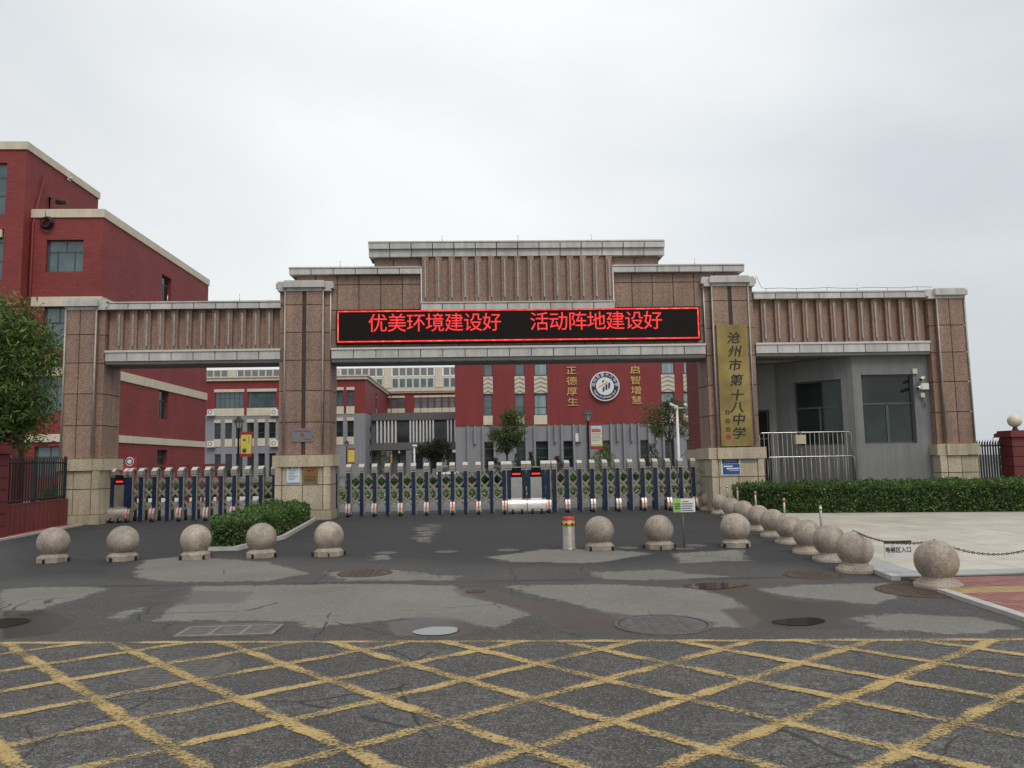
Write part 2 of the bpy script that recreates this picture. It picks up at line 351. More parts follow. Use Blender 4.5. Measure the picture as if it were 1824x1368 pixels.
def leaves(name,pts,size,mat,parent=None,aspect=.5,upbias=.4,org=None,droop=0.,jit=.35):
    n=len(pts); P=np.asarray(pts,float)
    d=rng.normal(size=(n,3)); d[:,2]-=droop; d/=np.linalg.norm(d,axis=1)[:,None]
    nn=rng.normal(size=(n,3)); nn[:,2]+=upbias*2; a=np.cross(d,nn); a/=np.linalg.norm(a,axis=1)[:,None]+1e-9
    s=size*(1+jit*rng.normal(size=(n,1))).clip(.4,1.8)
    V=np.stack([P-d*s*.5,P+a*s*aspect*.5,P+d*s*.5,P-a*s*aspect*.5],1).reshape(-1,3)
    if org is not None: V-=np.array(org)
    me=bpy.data.meshes.new(name); me.vertices.add(4*n); me.loops.add(4*n); me.polygons.add(n)
    me.vertices.foreach_set('co',V.ravel()); me.loops.foreach_set('vertex_index',np.arange(4*n)); me.polygons.foreach_set('loop_start',np.arange(0,4*n,4))
    me.update(calc_edges=True); me.validate(); me.materials.append(M[mat])
    return link(name,me,parent)
# ------------------------------------------------------------------ ground
bx('ground','far_ground',None,-600,600,-200,1200,-.6,-.05,kind='structure')
def pip(X,Y,poly):
    ins=np.zeros(X.shape,bool); D=np.full(X.shape,1e9); n=len(poly)
    for i in range(n):
        x1,y1=poly[i]; x2,y2=poly[(i+1)%n]
        c=((y1>Y)!=(y2>Y))&(X<(x2-x1)*(Y-y1)/((y2-y1) or 1e-9)+x1); ins^=c
        dx,dy=x2-x1,y2-y1; t=np.clip(((X-x1)*dx+(Y-y1)*dy)/(dx*dx+dy*dy+1e-12),0,1)
        D=np.minimum(D,np.hypot(X-x1-t*dx,Y-y1-t*dy))
    return np.where(ins,D,-D)
G2=lambda pts:[atZ(*p)[:2] for p in pts]
def soft(sd,w): return np.clip(.5+sd/(2*w),0,1)
xs=np.arange(-16,17.01,.09); ys=np.arange(1.,27.01,.08); XX,YY=np.meshgrid(xs,ys)
bleach=np.zeros(XX.shape)
for poly,k in [([(0,1050),(60,1046),(175,1044),(188,1050),(140,1066),(70,1086),(0,1108)],1.),
  ([(345,1044),(640,1039),(805,1042),(822,1056),(870,1070),(925,1083),(945,1093),(880,1118),(840,1112),(760,1100),(640,1108),(560,1118),(520,1106),(275,1106),(300,1085),(332,1066)],1.),
  ([(232,1028),(250,998),(330,990),(480,1000),(560,1022),(470,1036),(300,1037)],.85),
  ([(895,1043),(1060,1040),(1240,1048),(1310,1065),(1350,1100),(1345,1120),(1230,1115),(1100,1102),(1040,1078),(960,1062)],1.),
  ([(1340,1050),(1430,1040),(1585,1038),(1605,1060),(1565,1078),(1480,1070),(1400,1062)],.9),
  ([(1510,1100),(1600,1092),(1740,1100),(1824,1118),(1700,1130),(1560,1120)],1.),
  ([(180,1097),(250,1080),(266,1086),(215,1106)],.8),
  ([(850,992),(960,978),(1080,976),(1180,985),(1060,1005),(900,1002)],.68),
  ([(560,1018),(700,1012),(830,1025),(820,1036),(600,1036)],.66),
  ([(1040,1018),(1180,1012),(1320,1028),(1200,1036),(1060,1034)],.68),
  ([(640,990),(700,985),(720,997),(650,1003)],.55),
  ([(730,935),(800,930),(780,970),(720,965)],.50),([(1180,985),(1330,975),(1350,1000),(1200,1005)],.62)]:
    bleach=np.maximum(bleach,k*soft(pip(XX,YY,G2(poly)),.24))
fresh=soft(np.minimum(pip(XX,YY,G2([(0,1030),(230,1030),(250,1000),(350,990),(470,992),(700,1000),(860,1005),(1100,1008),(1290,1000),(1480,1015),(1560,1028),(1700,1000),(1500,880),(0,880)])),9),.5)
fresh=np.where(YY>20,1.,fresh)
yl=lambda x:7.17-.108*x
near=soft(yl(XX)+.1-YY,.15)
wet=np.zeros(XX.shape)
for poly,k in [([(0,1085),(90,1088),(140,1105),(100,1130),(0,1140)],1.),([(680,1108),(740,1098),(830,1102),(870,1120),(820,1134),(690,1134)],.8),
  ([(800,1048),(860,1045),(950,1068),(1050,1085),(1180,1100),(1260,1110),(1250,1130),(1000,1125),(940,1095),(900,1080),(820,1062)],.75),
  ([(1210,1042),(1330,1040),(1400,1066),(1500,1075),(1600,1085),(1500,1105),(1560,1122),(1380,1125),(1340,1095),(1300,1062)],.85),
  ([(1060,1105),(1180,1092),(1290,1108),(1240,1132),(1080,1130)],.75),([(330,1050),(460,1052),(440,1075),(300,1080),(180,1086),(200,1066)],.6),
  ([(1280,1085),(1500,1068),(1560,1090),(1420,1122),(1320,1120)],.9),([(300,1112),(500,1105),(505,1125),(310,1135)],.8)]:
    wet=np.maximum(wet,k*soft(pip(XX,YY,G2(poly)),.12))
seam=np.exp(-((YY-(10.72-.085*XX+.03*np.sin(XX*1.7)))/.06)**2)*(XX<5.)*(.55+.45*np.sin(XX*2.3))
seam=np.maximum(seam,.0)
def grid_mesh(name,XX,YY,Z,mat,attrs):
    h,w=XX.shape; V=np.stack([XX,YY,Z],-1).reshape(-1,3)
    i=np.arange((h-1)*w).reshape(h-1,w)[:,:-1].ravel(); Fq=np.stack([i,i+1,i+w+1,i+w],1)
    me=bpy.data.meshes.new(name); n=len(Fq); me.vertices.add(len(V)); me.loops.add(4*n); me.polygons.add(n)
    me.vertices.foreach_set('co',V.ravel()); me.loops.foreach_set('vertex_index',Fq.ravel()); me.polygons.foreach_set('loop_start',np.arange(0,4*n,4))
    me.update(calc_edges=True); me.materials.append(M[mat])
    for k,a in attrs.items(): me.attributes.new(k,'FLOAT','POINT').data.foreach_set('value',a.ravel().astype(np.float32))
    me.polygons.foreach_set('use_smooth',np.ones(n,bool))
    return me
ZZ=np.zeros(XX.shape)-.002
o=link('road',grid_mesh('road',XX,YY,ZZ,'asphalt',dict(bleach=bleach,fresh=fresh,wet=wet,near=near,seam=seam))); props(o,kind='structure')
bx('schoolyard','yard_asphalt',None,-60,60,26.9,140,-.2,-.012,kind='structure')
# yellow box junction paint
def band(name,p,q,w):
    p=Vector((*p,0)); q=Vector((*q,0)); d=(q-p); L=d.length; d.normalize(); nrm=Vector((-d.y,d.x,0)); n=max(2,int(L/.12)); v=[];f=[];e=[]
    for i in range(n+1):
        c=p+d*(L*i/n); 
        for k,s in enumerate((-1,-.5,.5,1)):
            j=.012*math.sin(i*1.7+k*2.1+p.x*9)
            v.append(c+nrm*(s*w/2+(j if k in(0,3) else 0))+Vector((0,0,.002))); e.append(0. if k in (0,3) else 1.)
    for i in range(n):
        for k in range(3): a=i*4+k; f.append((a,a+4,a+5,a+1))
    return v,f,e
def lines(name,segs,w):
    V=[];Fc=[];E=[]
    for p,q in segs:
        v,f,e=band(name,p,q,w); k=len(V); V+=v; Fc+=[tuple(i+k for i in x) for x in f]; E+=e
    me=bpy.data.meshes.new(name); me.from_pydata(V,[],Fc); me.materials.append(M['yellow_line']); me.attributes.new('edge','FLOAT','POINT').data.foreach_set('value',np.array(E,np.float32))
    for p in me.polygons:
        if p.normal.z<0: p.flip()
    return props(link(name,me),kind='structure')
segs=[((-7.,yl(-7)),(6.5,yl(6.5)))]
lines('road_marking',segs,.10)
for fam,(sl,c0,stp) in enumerate(((.724,6.026-.8444*7,.8444),(-1.104,2.7276-1.0212*6,1.0212))):
    for k in range(18):
        c=c0+stp*k; a=-7.;b=6.5
        xi=(7.17-c)/(sl+.108)          # crossing with the edge line
        if sl>0: b=min(b,xi)
        else: a=max(a,xi)
        y=lambda x:c+sl*x
        if sl>0: a=max(a,(1.2-c)/sl)
        else: b=min(b,(1.2-c)/sl)
        if b-a>.3:
            o=lines('road_marking',[((a,y(a)),(b,y(b)))],.12); o.location.z=.0015*(fam+1)
# manhole covers, grate, lids
def cover(name,px,py,r,mat,label,style=0,group=None,dz=0.):
    x,y,_=atZ(px,py); t=T(name,label,'manhole cover' if style<3 else 'lid',(x,y,0),group)
    m=MB().lathe([(r*1.13,0),(r*1.13,.005),(r*1.03,.006),(r*1.03,.002)],(x,y,0),36); m.build('ring',mat if style!=1 else 'cover_grey',t)
    m=MB().lathe([(r,.0),(r,.004),(r*.96,.005),(0,.005)],(x,y,0),36)
    if style<3:
        for k in range(-4,5):
            hw=math.sqrt(max(0,(r*.9)**2-(k*r*.2)**2))
            if hw>.05:
                for s in range(-3,4):
                    if abs(s*r*.26)+.05<hw: m.box(x+s*r*.26-r*.09,x+s*r*.26+r*.09,y+k*r*.2-r*.05,y+k*r*.2+r*.05,.0045,.008)
    m.build('cover_plate',mat,t); t.location.z=dz
cover('manhole_cover',322,1192,.40,'cover_grey','round grey manhole cover inside the yellow hatched box',dz=-.0065)
cover('manhole_cover',650,1021,.36,'rust_iron','rusty round manhole cover on the driveway before the ball bollards')
cover('manhole_cover',1448,1024,.34,'rust_iron','rusty round manhole cover beside the curved line of ball bollards')
cover('manhole_cover',1640,1052,.44,'rust_iron','rusty manhole cover at the corner of the red and yellow paving')
cover('manhole_cover',1180,1112,.42,'cover_grey','sunken grey manhole cover in the wet asphalt by the yellow edge line')
cover('manhole_cover',847,1053,.11,'rust_iron','very small rusty valve cover in a wet streak')
for i,(px,py) in enumerate(((687,985),(795,983),(905,980),(1118,976),(1238,972))):
    cover('bollard_lid',px,py,.19,'cover_grey',('first flush round steel lid from the wedge hedge in the driveway','second flush round steel lid from the wedge hedge in the driveway','flush round steel lid next to the raised lift bollard','flush round steel lid between two granite ball bollards','flush round steel lid beside the foot of the notice stand')[i],3,'lids of lowered lift bollards')
gx,gy,_=atZ(410,1125)
t=T('drain_grate','rectangular steel drain grate in wet asphalt by the yellow hatching','drain grate',(gx,gy,0))
m=MB(); 
m.box(gx-.47,gx+.47,gy-.22,gy-.18,0,.016).box(gx-.47,gx+.47,gy+.18,gy+.22,0,.016)
for k in range(4): m.box(gx-.47+k*.3,gx-.43+k*.3,gy-.18,gy+.18,0,.016)
m.build('frame','grate_iron',t)
for k in range(9):
    yy=gy-.16+k*.04
    for a in range(3): piece('bar','grate_iron',t,gx-.43+a*.3,gx-.17+a*.3,yy-.008,yy+.008,0,.012)
bx('pit_shade','rubber',t,gx-.43,gx+.43,gy-.18,gy+.18,.0,.003)  # thin black sheet in place of the shade down in the drain
def puddle(poly,label):
    P=[Vector((*q,0)) for q in G2(poly)]; n=len(P); out=[]
    for i in range(n):      # Catmull-Rom outline
        a,b,c,d=P[i-1],P[i],P[(i+1)%n],P[(i+2)%n]
        for k in range(5):
            u=k/5; out.append(.5*((2*b)+(c-a)*u+(2*a-5*b+4*c-d)*u*u+(3*b-a-3*c+d)*u**3))
    me=bpy.data.meshes.new('puddle'); me.from_pydata([(p.x,p.y,.003) for p in out],[],[tuple(range(len(out)))]); me.materials.append(M['water'])
    for p in me.polygons:
        if p.normal.z<0: p.flip()
    props(link('puddle',me),label,'puddle')
puddle([(735,1125),(770,1117),(815,1118),(815,1125),(790,1131),(750,1131)],'small bright puddle just behind the yellow edge line')
puddle([(-30,1108),(20,1101),(55,1104),(40,1112),(-10,1120),(-40,1120)],'dark shallow puddle at the road edge before the left driveway')
puddle([(1215,1043),(1270,1038),(1335,1040),(1310,1046),(1260,1050)],'shallow puddle mirroring the gate pillar beside the curved bollards')
puddle([(1375,1106),(1440,1100),(1470,1106),(1440,1114),(1395,1113)],'dark puddle in wet asphalt near the red and yellow paving')
# ------------------------------------------------------------------ plaza, pavements, kerbs
kx=lambda y: 5.38+(y-10.1)*.132          # left edge of the plaza
YF=9.92; YB=23.4
plaza=MB().prism([(kx(YF)+.02,YF),(22,YF-.5),(22,YB),(kx(YB)+.02,YB)],-.1,.040).build('plaza','paver_joint',kind='structure')
def slab(name,mat,parent,poly,z0,z1): return MB().prism(poly,z0,z1).build(name,mat,parent)
def clipL(poly,fx):      # keep the part right of x=fx(y)
    out=[]; n=len(poly)
    for i in range(n):
        a,b=poly[i],poly[(i+1)%n]; ia,ib=a[0]>=fx(a[1]),b[0]>=fx(b[1])
        if ia: out.append(a)
        if ia!=ib:
            da,db=a[0]-fx(a[1]),b[0]-fx(b[1]); u=da/(da-db); out.append((a[0]+(b[0]-a[0])*u,a[1]+(b[1]-a[1])*u))
    return out
ts=.9
for j in range(13):
    for i in range(13):
        x0=5.0+i*ts+(.0 if j%2 else -.45); y0=YF+.42+j*ts
        if y0>21.2 or x0>15.5: continue
        P=clipL([(x0,y0),(x0+ts-.012,y0),(x0+ts-.012,y0+ts-.012),(x0,y0+ts-.012)],lambda y:kx(y)+.36)
        if len(P)<3: continue
        if len(P)==4 and abs(P[0][0]-x0)<1e-6 and P[0][0]>kx(y0+ts)+.36:
            piece('tile','plaza_tile',plaza,x0,x0+ts-.012,y0,y0+ts-.012,.040,.052)
        else: slab('tile','plaza_tile',plaza,P,.040,.052)
for i in range(13):       # blue-grey border along the front
    x0=kx(YF)+.36+i*.9; piece('border_tile','kerb_tile',plaza,x0,x0+.892,YF+.02,YF+.41,.040,.053)
for j in range(11):       # and along the driveway
    y0=YF+.02+j*1.2; y1=min(y0+1.19,YB)
    slab('border_tile','kerb_tile',plaza,[(kx(y0)+.02,y0),(kx(y0)+.35,y0),(kx(y1)+.35,y1),(kx(y1)+.02,y1)],.040,.053)
for j in range(11):
    y0=YF+j*1.2; y1=y0+1.19
    o=MB().prism([(kx(y0)-.11,y0),(kx(y0)+.012,y0),(kx(y1)+.012,y1),(kx(y1)-.11,y1)],-.1,.058).build('kerb','kerb_stone',kind='structure')
# red and yellow pavement
pv=lambda y: 5.28+(y-8.73)*.085
pav=MB().prism([(pv(5.)+.1,5.),(12.,5.),(12.,YF-.02),(kx(YF)+.1,YF-.02),(pv(8.9)+.1,8.9)],-.1,.026).build('pavement','paver_joint',kind='structure')
for j in range(26):
    y0=6.6+j*.125
    if y0+.12>YF-.05: continue
    mat='yellow_paver' if 8.62<y0<9.05 else 'red_paver'
    for i in range(12):
        x0=5.0+i*.25+(.125 if j%2 else 0)
        P=clipL([(x0,y0),(x0+.243,y0),(x0+.243,y0+.118),(x0,y0+.118)],lambda y:pv(y)+.10)
        if len(P)<3 or x0>7.4: continue
        if P[0][0]==x0 and len(P)==4: piece('paver',mat,pav,x0,x0+.243,y0,y0+.118,.026,.036+.001*random.random())
        else: slab('paver',mat,pav,P,.026,.036)
for j in range(5):
    y0=5.+j*.8; y1=y0+.79
    MB().prism([(pv(y0)-.02,y0),(pv(y0)+.095,y0),(pv(y1)+.095,y1),(pv(y1)-.02,y1)],-.1,.045).build('kerb','kerb_stone',kind='structure')
# left strip of red paving below the low wall
MB().prism([(-11.9,18.),(-11.15,18.),(-11.62,23.2),(-12.0,23.3)],-.1,.03).build('pavement','red_paver',kind='structure')
MB().prism([(-11.15,18.),(-11.05,18.),(-11.50,23.2),(-11.62,23.2)],-.1,.045).build('kerb','kerb_stone',kind='structure')
# ------------------------------------------------------------------ gateway
gw=T('school_gateway','tall brown granite school gateway with four pillars, fluted beams and pale cornices','gateway',(1.3,24.1,0))
PC,PR,PB=23.55,23.67,24.75     # fronts of pillar centre, pillar sides, back
def panels_front(parent,mat,xs,zs,y,th=.03,g=.024,name='stone_panel'):
    for a,b in zip(xs[:-1],xs[1:]):
        for c,d in zip(zs[:-1],zs[1:]):
            piece(name,mat,parent,a+g/2,b-g/2,y,y+th,c+g/2,d-g/2)
def panels_side(parent,mat,x,ys,zs,side,th=.03,g=.024,name='stone_panel'):
    for a,b in zip(ys[:-1],ys[1:]):
        for c,d in zip(zs[:-1],zs[1:]):
            piece(name,mat,parent,(x-th) if side>0 else x,x if side>0 else x+th,a+g/2,b-g/2,c+g/2,d-g/2)
SZ=[1.92,2.91,3.86,4.79,5.65,6.50,7.02]
def pillar(cx,half,left_rec,right_rec,top,groove,capz):
    """cross-shaped pillar; recessed strips on the given sides"""
    cl=cx-half+left_rec; crr=cx+half-right_rec
    zs=[z for z in SZ if z<top-.15]+[top]
    core=MB().box(cl+.03,crr-.03,PC+.03,PB-.03,1.9,top-.01)
    if left_rec: core.box(cx-half+.03,cl+.03,PR+.03,PB-.03,1.9,top-.01)
    if right_rec: core.box(crr-.03,cx+half-.03,PR+.03,PB-.03,1.9,top-.01)
    p=core.build('pillar','joint_dark',gw)
    gm=cx if groove else cl+(crr-cl)*.46
    if groove:
        panels_front(p,'brown_granite',[cl,cx-.05],zs,PC); panels_front(p,'brown_granite',[cx+.05,crr],zs,PC)
        bx('groove','joint_dark',p,cx-.05,cx+.05,PC+.028,PC+.032,1.92,top)
    else: panels_front(p,'brown_granite',[cl,gm,crr],zs,PC)
    if left_rec: panels_front(p,'brown_granite',[cx-half,cl],zs,PR)
    if right_rec: panels_front(p,'brown_granite',[crr,cx+half],zs,PR)
    ym=(PR+PB)/2
    for sx,x,rec in ((-1,cx-half,left_rec),(1,cx+half,right_rec)):
        y0=PR if rec else PC
        panels_side(p,'brown_granite',x,[y0+.03,ym,PB],zs,sx)
        if rec: bx('return','brown_granite',p,(cl-.0 if sx<0 else crr-.03),(cl+.03 if sx<0 else crr),PC+.031,PR+.03,1.92,top)
    # plinth
    e=.05
    b=MB().box(cx-half-e+.03,cx+half+e-.03,PC-e+.03,PB+e-.03,0,1.57).build('plinth','cream_joint',gw)
    zz=[.28,1.03,1.57]; gl=[cx-half-e,cl-e+.02,gm,crr+e-.02,cx+half+e]
    if not left_rec: gl=gl[1:]; gl[0]=cx-half-e
    if not right_rec: gl=gl[:-1]; gl[-1]=cx+half+e
    panels_front(b,'cream_granite',gl,zz,PC-e)
    for sx,x in ((-1,cx-half-e),(1,cx+half+e)): panels_side(b,'cream_granite',x,[PC-e+.03,ym,PB+e],zz,sx)
    sk=MB().box(cx-half-e-.03,cx+half+e+.03,PC-e-.03,PB+e+.03,0,.275); sk.build('skirting','cream_granite',b)
    # band between plinth and shaft
    MB().box(cx-half-.12,cx+half+.12,PC-.06,PB+.10,1.575,1.92).box(cl-.06,crr+.06,PC-.13,PC-.06,1.575,1.92).build('band','cream_granite',gw)
    # cap
    cp=MB().box(cx-half-.10,cx+half+.10,PC+.02,PB+.1,capz-.20,capz-.04).box(cl-.07,crr+.07,PC-.13,PC+.02,capz-.20,capz-.04)
    cp.box(cx-half-.06,cx+half+.06,PC+.06,PB+.06,capz-.04,capz+.02).box(cl-.03,crr+.03,PC-.09,PC+.06,capz-.04,capz+.02).box(cx-half-.03,cx+half+.03,PC-.03,PB,capz-.3,capz-.2)
    cp.build('cap','trim_stone',gw)
    # conduit pipes up the front
    for x in ([cl-.0,crr+.0]):
        MB().tube([(x,PC-.03,1.93),(x,PC-.03,top-.02)],.028,6).build('conduit','conduit',p)
    return p
P1=atY(181,800,PR)[0]; P4=atY(1668,770,PR)[0]; C3=atY(1311.5,778,PC)[0]
pillar(-5.30,.775,.20,.20,7.02,True,7.22)
pillar(C3,.775,.20,.20,7.05,True,7.26)
pillar(P1-.56,.56,0,.22,6.47,False,6.70)
pillar(P4+.56,.56,.22,0,6.55,False,6.80)
def cornice(x0,x1,z0,z1,y,parent,step=.42,two=False,name='cornice',back=None):
    back=back or y+.9
    c=MB().box(x0+.02,x1-.02,y+(.10 if two else .03),back,z0+.002,z1-.03).build(name,'trim_joint',parent)
    n=max(1,round((x1-x0)/step)); w=(x1-x0)/n; h=z1-z0
    for k in range(n):
        a=x0+k*w+.013; b=x0+(k+1)*w-.013
        if two:
            piece('cornice_block','trim_stone',c,a,b,y+.05,y+.3,z0,z0+h*.48); piece('cornice_block','trim_stone',c,a,b,y-.03,y+.3,z0+h*.48+.006,z1-.07)
        else: piece('cornice_block','trim_stone',c,a,b,y,y+.3,z0,z1-.07)
    MB().box(x0-.01,x1+.01,y+.03,back+.02,z1-.068,z1).box(x0+.02,x1-.02,y-.045 if two else y-.02,y+.03,z1-.055,z1-.01).build('ledge','trim_stone',c)
    return c
def fluted(x0,x1,z0,z1,nrib,px0,pxs,y,parent,ribw=.20,name='fluted_panel'):
    w=MB().box(x0,x1,y+.13,y+.9,z0,z1).build(name,'brown_granite',parent)
    for k in range(nrib):
        x=px0+pxs*k
        r=piece('rib','brown_granite',w,x-ribw/2,x+ribw/2,y,y+.135,z0+.002,z1-.002)
        piece('light_tube','conduit',w,x-.022,x+.022,y-.04,y-.002,z0+.14,z1-.13)
        piece('lead','wire',w,x-.006,x+.006,y-.02,y-.002,z0+.03,z0+.14)
    return w
# side wings
BY=23.72
def wing(x0,x1,ztop,nrib,ra,rs,step):
    b=MB().box(x0-.02,x1+.02,BY+.2,BY+1.0,4.76,ztop-.06).build('beam','joint_dark',gw)
    fluted(x0,x1,5.16,ztop-.24,nrib,ra,rs,BY,b)
    cornice(x0-.0,x1+.0,ztop-.24,ztop,BY-.13,gw,step)
    c=MB().box(x0+.01,x1-.01,BY-.07,BY+.95,4.765,5.10).build('sill','trim_joint',gw)
    n=round((x1-x0)/.66); w=(x1-x0)/n
    for k in range(n):
        piece('sill_block','trim_stone',c,x0+k*w+.013,x0+(k+1)*w-.013,BY-.10,BY+.2,4.84,5.10); piece('sill_block','trim_stone',c,x0+k*w+.012,x0+(k+1)*w-.012,BY-.06,BY+.2,4.755,4.832)
    MB().box(x0,x1,BY-.13,BY+.02,5.102,5.165).build('ledge','steel',c)
    bx('soffit','render_grey',c,x0,x1,BY+.2,BY+1.,4.74,4.764)
xa=atY(213,590,BY)[0]; xb=atY(480,590,BY)[0]
wing(P1+.02,-6.02,6.66,12,xa,(xb-xa)/11,.66)
xa=atY(1362,570,BY)[0]; xb=atY(1632.5,570,BY)[0]
wing(C3+.77,P4-.02,6.80,12,xa,(xb-xa)/11,.66)
# central span
X0,X1=-4.50,C3-.80
b=MB().box(-5.6,8.25,BY+.1,BY+1.1,5.2,7.46).build('lintel_wall','joint_dark',gw)
px=[-5.6,-5.02,-4.35,-3.68,-3.01,-2.34,-1.72]
panels_front(b,'brown_granite',px,[5.2,5.75,6.36,7.16,7.46],BY+.07)
px=[4.22,4.85,5.5,6.16,6.82,7.5,8.25]; panels_front(b,'brown_granite',px,[5.2,5.75,6.36,7.16,7.46],BY+.07)
panels_front(b,'brown_granite',[-1.72,-.6,.4,1.3,2.3,3.3,4.22],[5.2,5.75,6.30],BY+.07)
cornice(-5.80,-1.74,7.46,7.70,BY-.10,gw,.68); cornice(4.24,8.42,7.46,7.70,BY-.10,gw,.68)
u=MB().box(-3.22,5.75,BY+.2,BY+1.1,7.46,8.02).build('upper_wall','joint_dark',gw)
panels_front(u,'brown_granite',[-3.22,-2.62,-1.72],[7.66,8.02],BY+.17); panels_front(u,'brown_granite',[4.22,4.98,5.75],[7.66,8.02],BY+.17)
for s_,x_ in ((-1,-3.22),(1,5.75)): panels_side(u,'brown_granite',x_,[BY+.21,BY+1.1],[7.47,8.02],s_)
cornice(-3.38,5.92,8.02,8.50,BY-.06,gw,.68,True)
xa=atY(757.5,500,BY-.1)[0]; xb=atY(1086,500,BY-.1)[0]
fl=fluted(-1.72,4.22,6.56,8.02,15,xa,(xb-xa)/14,BY-.06,gw,.19)
bx('edge_trim','white_paint',fl,-1.755,-1.722,BY-.09,BY+.07,6.56,7.62); bx('edge_trim','white_paint',fl,4.222,4.255,BY-.09,BY+.07,6.56,7.62)
cornice(-1.76,4.26,6.30,6.56,BY-.16,gw,.68)
c=MB().box(X0+.01,X1-.01,BY-.07,BY+.95,4.745,5.10).build('sill','trim_joint',gw)
n=17; w=(X1-X0)/n
for k in range(n):
    piece('sill_block','trim_stone',c,X0+k*w+.013,X0+(k+1)*w-.013,BY-.10,BY+.2,4.84,5.10); piece('sill_block','trim_stone',c,X0+k*w+.012,X0+(k+1)*w-.012,BY-.06,BY+.2,4.735,4.832)
MB().box(X0,X1,BY-.13,BY+.06,5.102,5.165).build('ledge','steel',c)
bx('soffit','render_grey',c,X0,X1,BY+.2,BY+1.,4.72,4.744)
for x_ in (-4.53,X1+.02): MB().tube([(x_,BY-.03,5.17),(x_,BY-.03,6.95)],.02,5).build('conduit','white_paint',gw)
for x_,z_ in ((-1.1,8.5),(1.3,8.5),(3.65,8.5),(-4.3,7.7),(6.95,7.7),(-9.6,6.66),(-7.4,6.66),(12.2,6.8)):
    MB().cyl((x_,BY+.3,z_),(x_,BY+.3,z_+.28),.012,5).build('lightning_rod','steel',gw)
m=MB(); pts=[(9.0,BY+.5,7.45),(9.15,BY+.5,7.05)]+[(9.3+i*.5,BY+.5,7.02+.02*math.sin(i*2)) for i in range(12)]
m.tube(pts,.008,4); 
for i in range(0,12,2): m.tube([(9.3+i*.5,BY+.5,6.8),(9.3+i*.5,BY+.5,7.03)],.008,4)
m.build('roof_wire','wire',gw)
# ------------------------------------------------------------------ LED sign
xl,xr=atY(599,580,BY-.1)[0],atY(1247,580,BY-.1)[0]
led=T('led_sign','long black LED board with glowing red Chinese slogan and red border','led sign',(1.3,BY,5.28))
bx('housing','screen_black',led,xl,xr,BY-.12,BY+.068,5.28,6.34)
m=MB().box(xl+.04,xr-.04,BY-.135,BY-.121,6.262,6.30).box(xl+.04,xr-.04,BY-.135,BY-.121,5.325,5.362).box(xl+.04,xl+.075,BY-.135,BY-.121,5.38,6.25).box(xr-.075,xr-.04,BY-.135,BY-.121,5.38,6.25)
m.build('light_border','led_border',led)
def led_text(s,pa,pb):
    a=atY(pa,575,BY-.12)[0]; b=atY(pb,575,BY-.12)[0]; n=len(s); w=(b-a)/n
    os=[text(ch,w*1.04,'led_red','c',led,(a+w*(i+.5),BY-.128,5.87),.004,0.) for i,ch in enumerate(s)]
    join_meshes('lettering',os,led)
led_text('优美环境建设好',656,893); led_text('活动阵地建设好',944,1180)
# ------------------------------------------------------------------ name board
nb=T('name_board','tall brass name board with black brush characters on the gate pillar','name board',(C3,PC-.06,1.97))
zt=5.72; zb=1.99; bxl,bxr=C3-.49,C3+.47
bx('plate','brass',nb,bxl,bxr,PC-.075,PC-.005,zb,zt)
MB().box(bxl-.02,bxr+.02,PC-.085,PC-.0,zb-.03,zb+.0).build('lower_edge','brass',nb)
os=[text(ch,.38,'black_ink','c',nb,(C3+.02+.012*math.sin(i*2.3)+.03*(i/7),PC-.08,z),.004,.006,shear=.18,sx=1.12) for i,(ch,z) in enumerate(zip('沧州市第十八中学',(5.28,4.86,4.43,3.96,3.50,3.13,2.75,2.33)))]
join_meshes('lettering',os,nb)
for z in (3.0,2.73,2.47): strokes('black_ink','lettering',nb,(C3-.26,PC-.079,z),.17)
bx('seal','red_ink',nb,C3-.34,C3-.20,PC-.079,PC-.074,2.17,2.32)
# plaques and posters on the pillars
def plaque(name,label,cat,mat,x0,x1,y,z0,z1,th=.02):
    t=T(name,label,cat,((x0+x1)/2,y,z0)); bx('plate',mat,t,x0,x1,y-th,y,z0,z1); return t
xx=lambda px,py,Y:atY(px,py,Y)[0]; zz=lambda px,py,Y:atY(px,py,Y)[2]
t=plaque('rating_plaque','grey metal plaque with a large letter A on the gate pillar','plaque','plaque_grey',xx(520,775,PC),xx(557,775,PC),PC-.001,zz(540,787,PC),zz(540,763,PC))
zc=zz(540,775,PC); text('A',.20,'red_ink','lettering',t,(xx(538.5,776,PC),PC-.022,zc+.0),.002,.004)
m=MB(); m.box(xx(524,769,PC),xx(553,769,PC),PC-.024,PC-.0215,zc+.10,zc+.135).box(xx(541,782,PC),xx(554,782,PC),PC-.024,PC-.0215,zc-.14,zc-.12); m.build('small_print','red_ink',t)
Yp=PC-.052
t=plaque('notice_poster','white notice poster with blue edges and a small portrait on the gate pillar plinth','poster','poster_white',xx(511,845,Yp),xx(534,845,Yp),Yp,zz(522,861,Yp),zz(522,824,Yp),.008)
x0,x1=xx(511,845,Yp),xx(534,845,Yp); z0,z1=zz(522,861,Yp),zz(522,824,Yp)
MB().box(x0-.01,x1+.02,Yp-.012,Yp-.0085,z1-.035,z1+.005).box(x0-.01,x1,Yp-.012,Yp-.0085,z0-.005,z0+.03).build('blue_edge','poster_light_blue',t)
m=MB().box(x0+.04,x0+.13,Yp-.011,Yp-.0085,z1-.19,z1-.09)
for k in range(10):
    zc=z1-.10-k*.045; a=x0+(.16 if k<3 else .05); m.box(a,a+(.16 if k<3 else .22+.06*math.sin(k*2)),Yp-.011,Yp-.0085,zc-.007,zc+.007)
m.build('print','poster_line',t)
t=plaque('no_smoking_sign','bronze no smoking sign with red ring on the gate pillar plinth','sign','no_smoking_plate',xx(540.5,845,Yp),xx(566,845,Yp),Yp,zz(553,861,Yp),zz(553,824,Yp),.018)
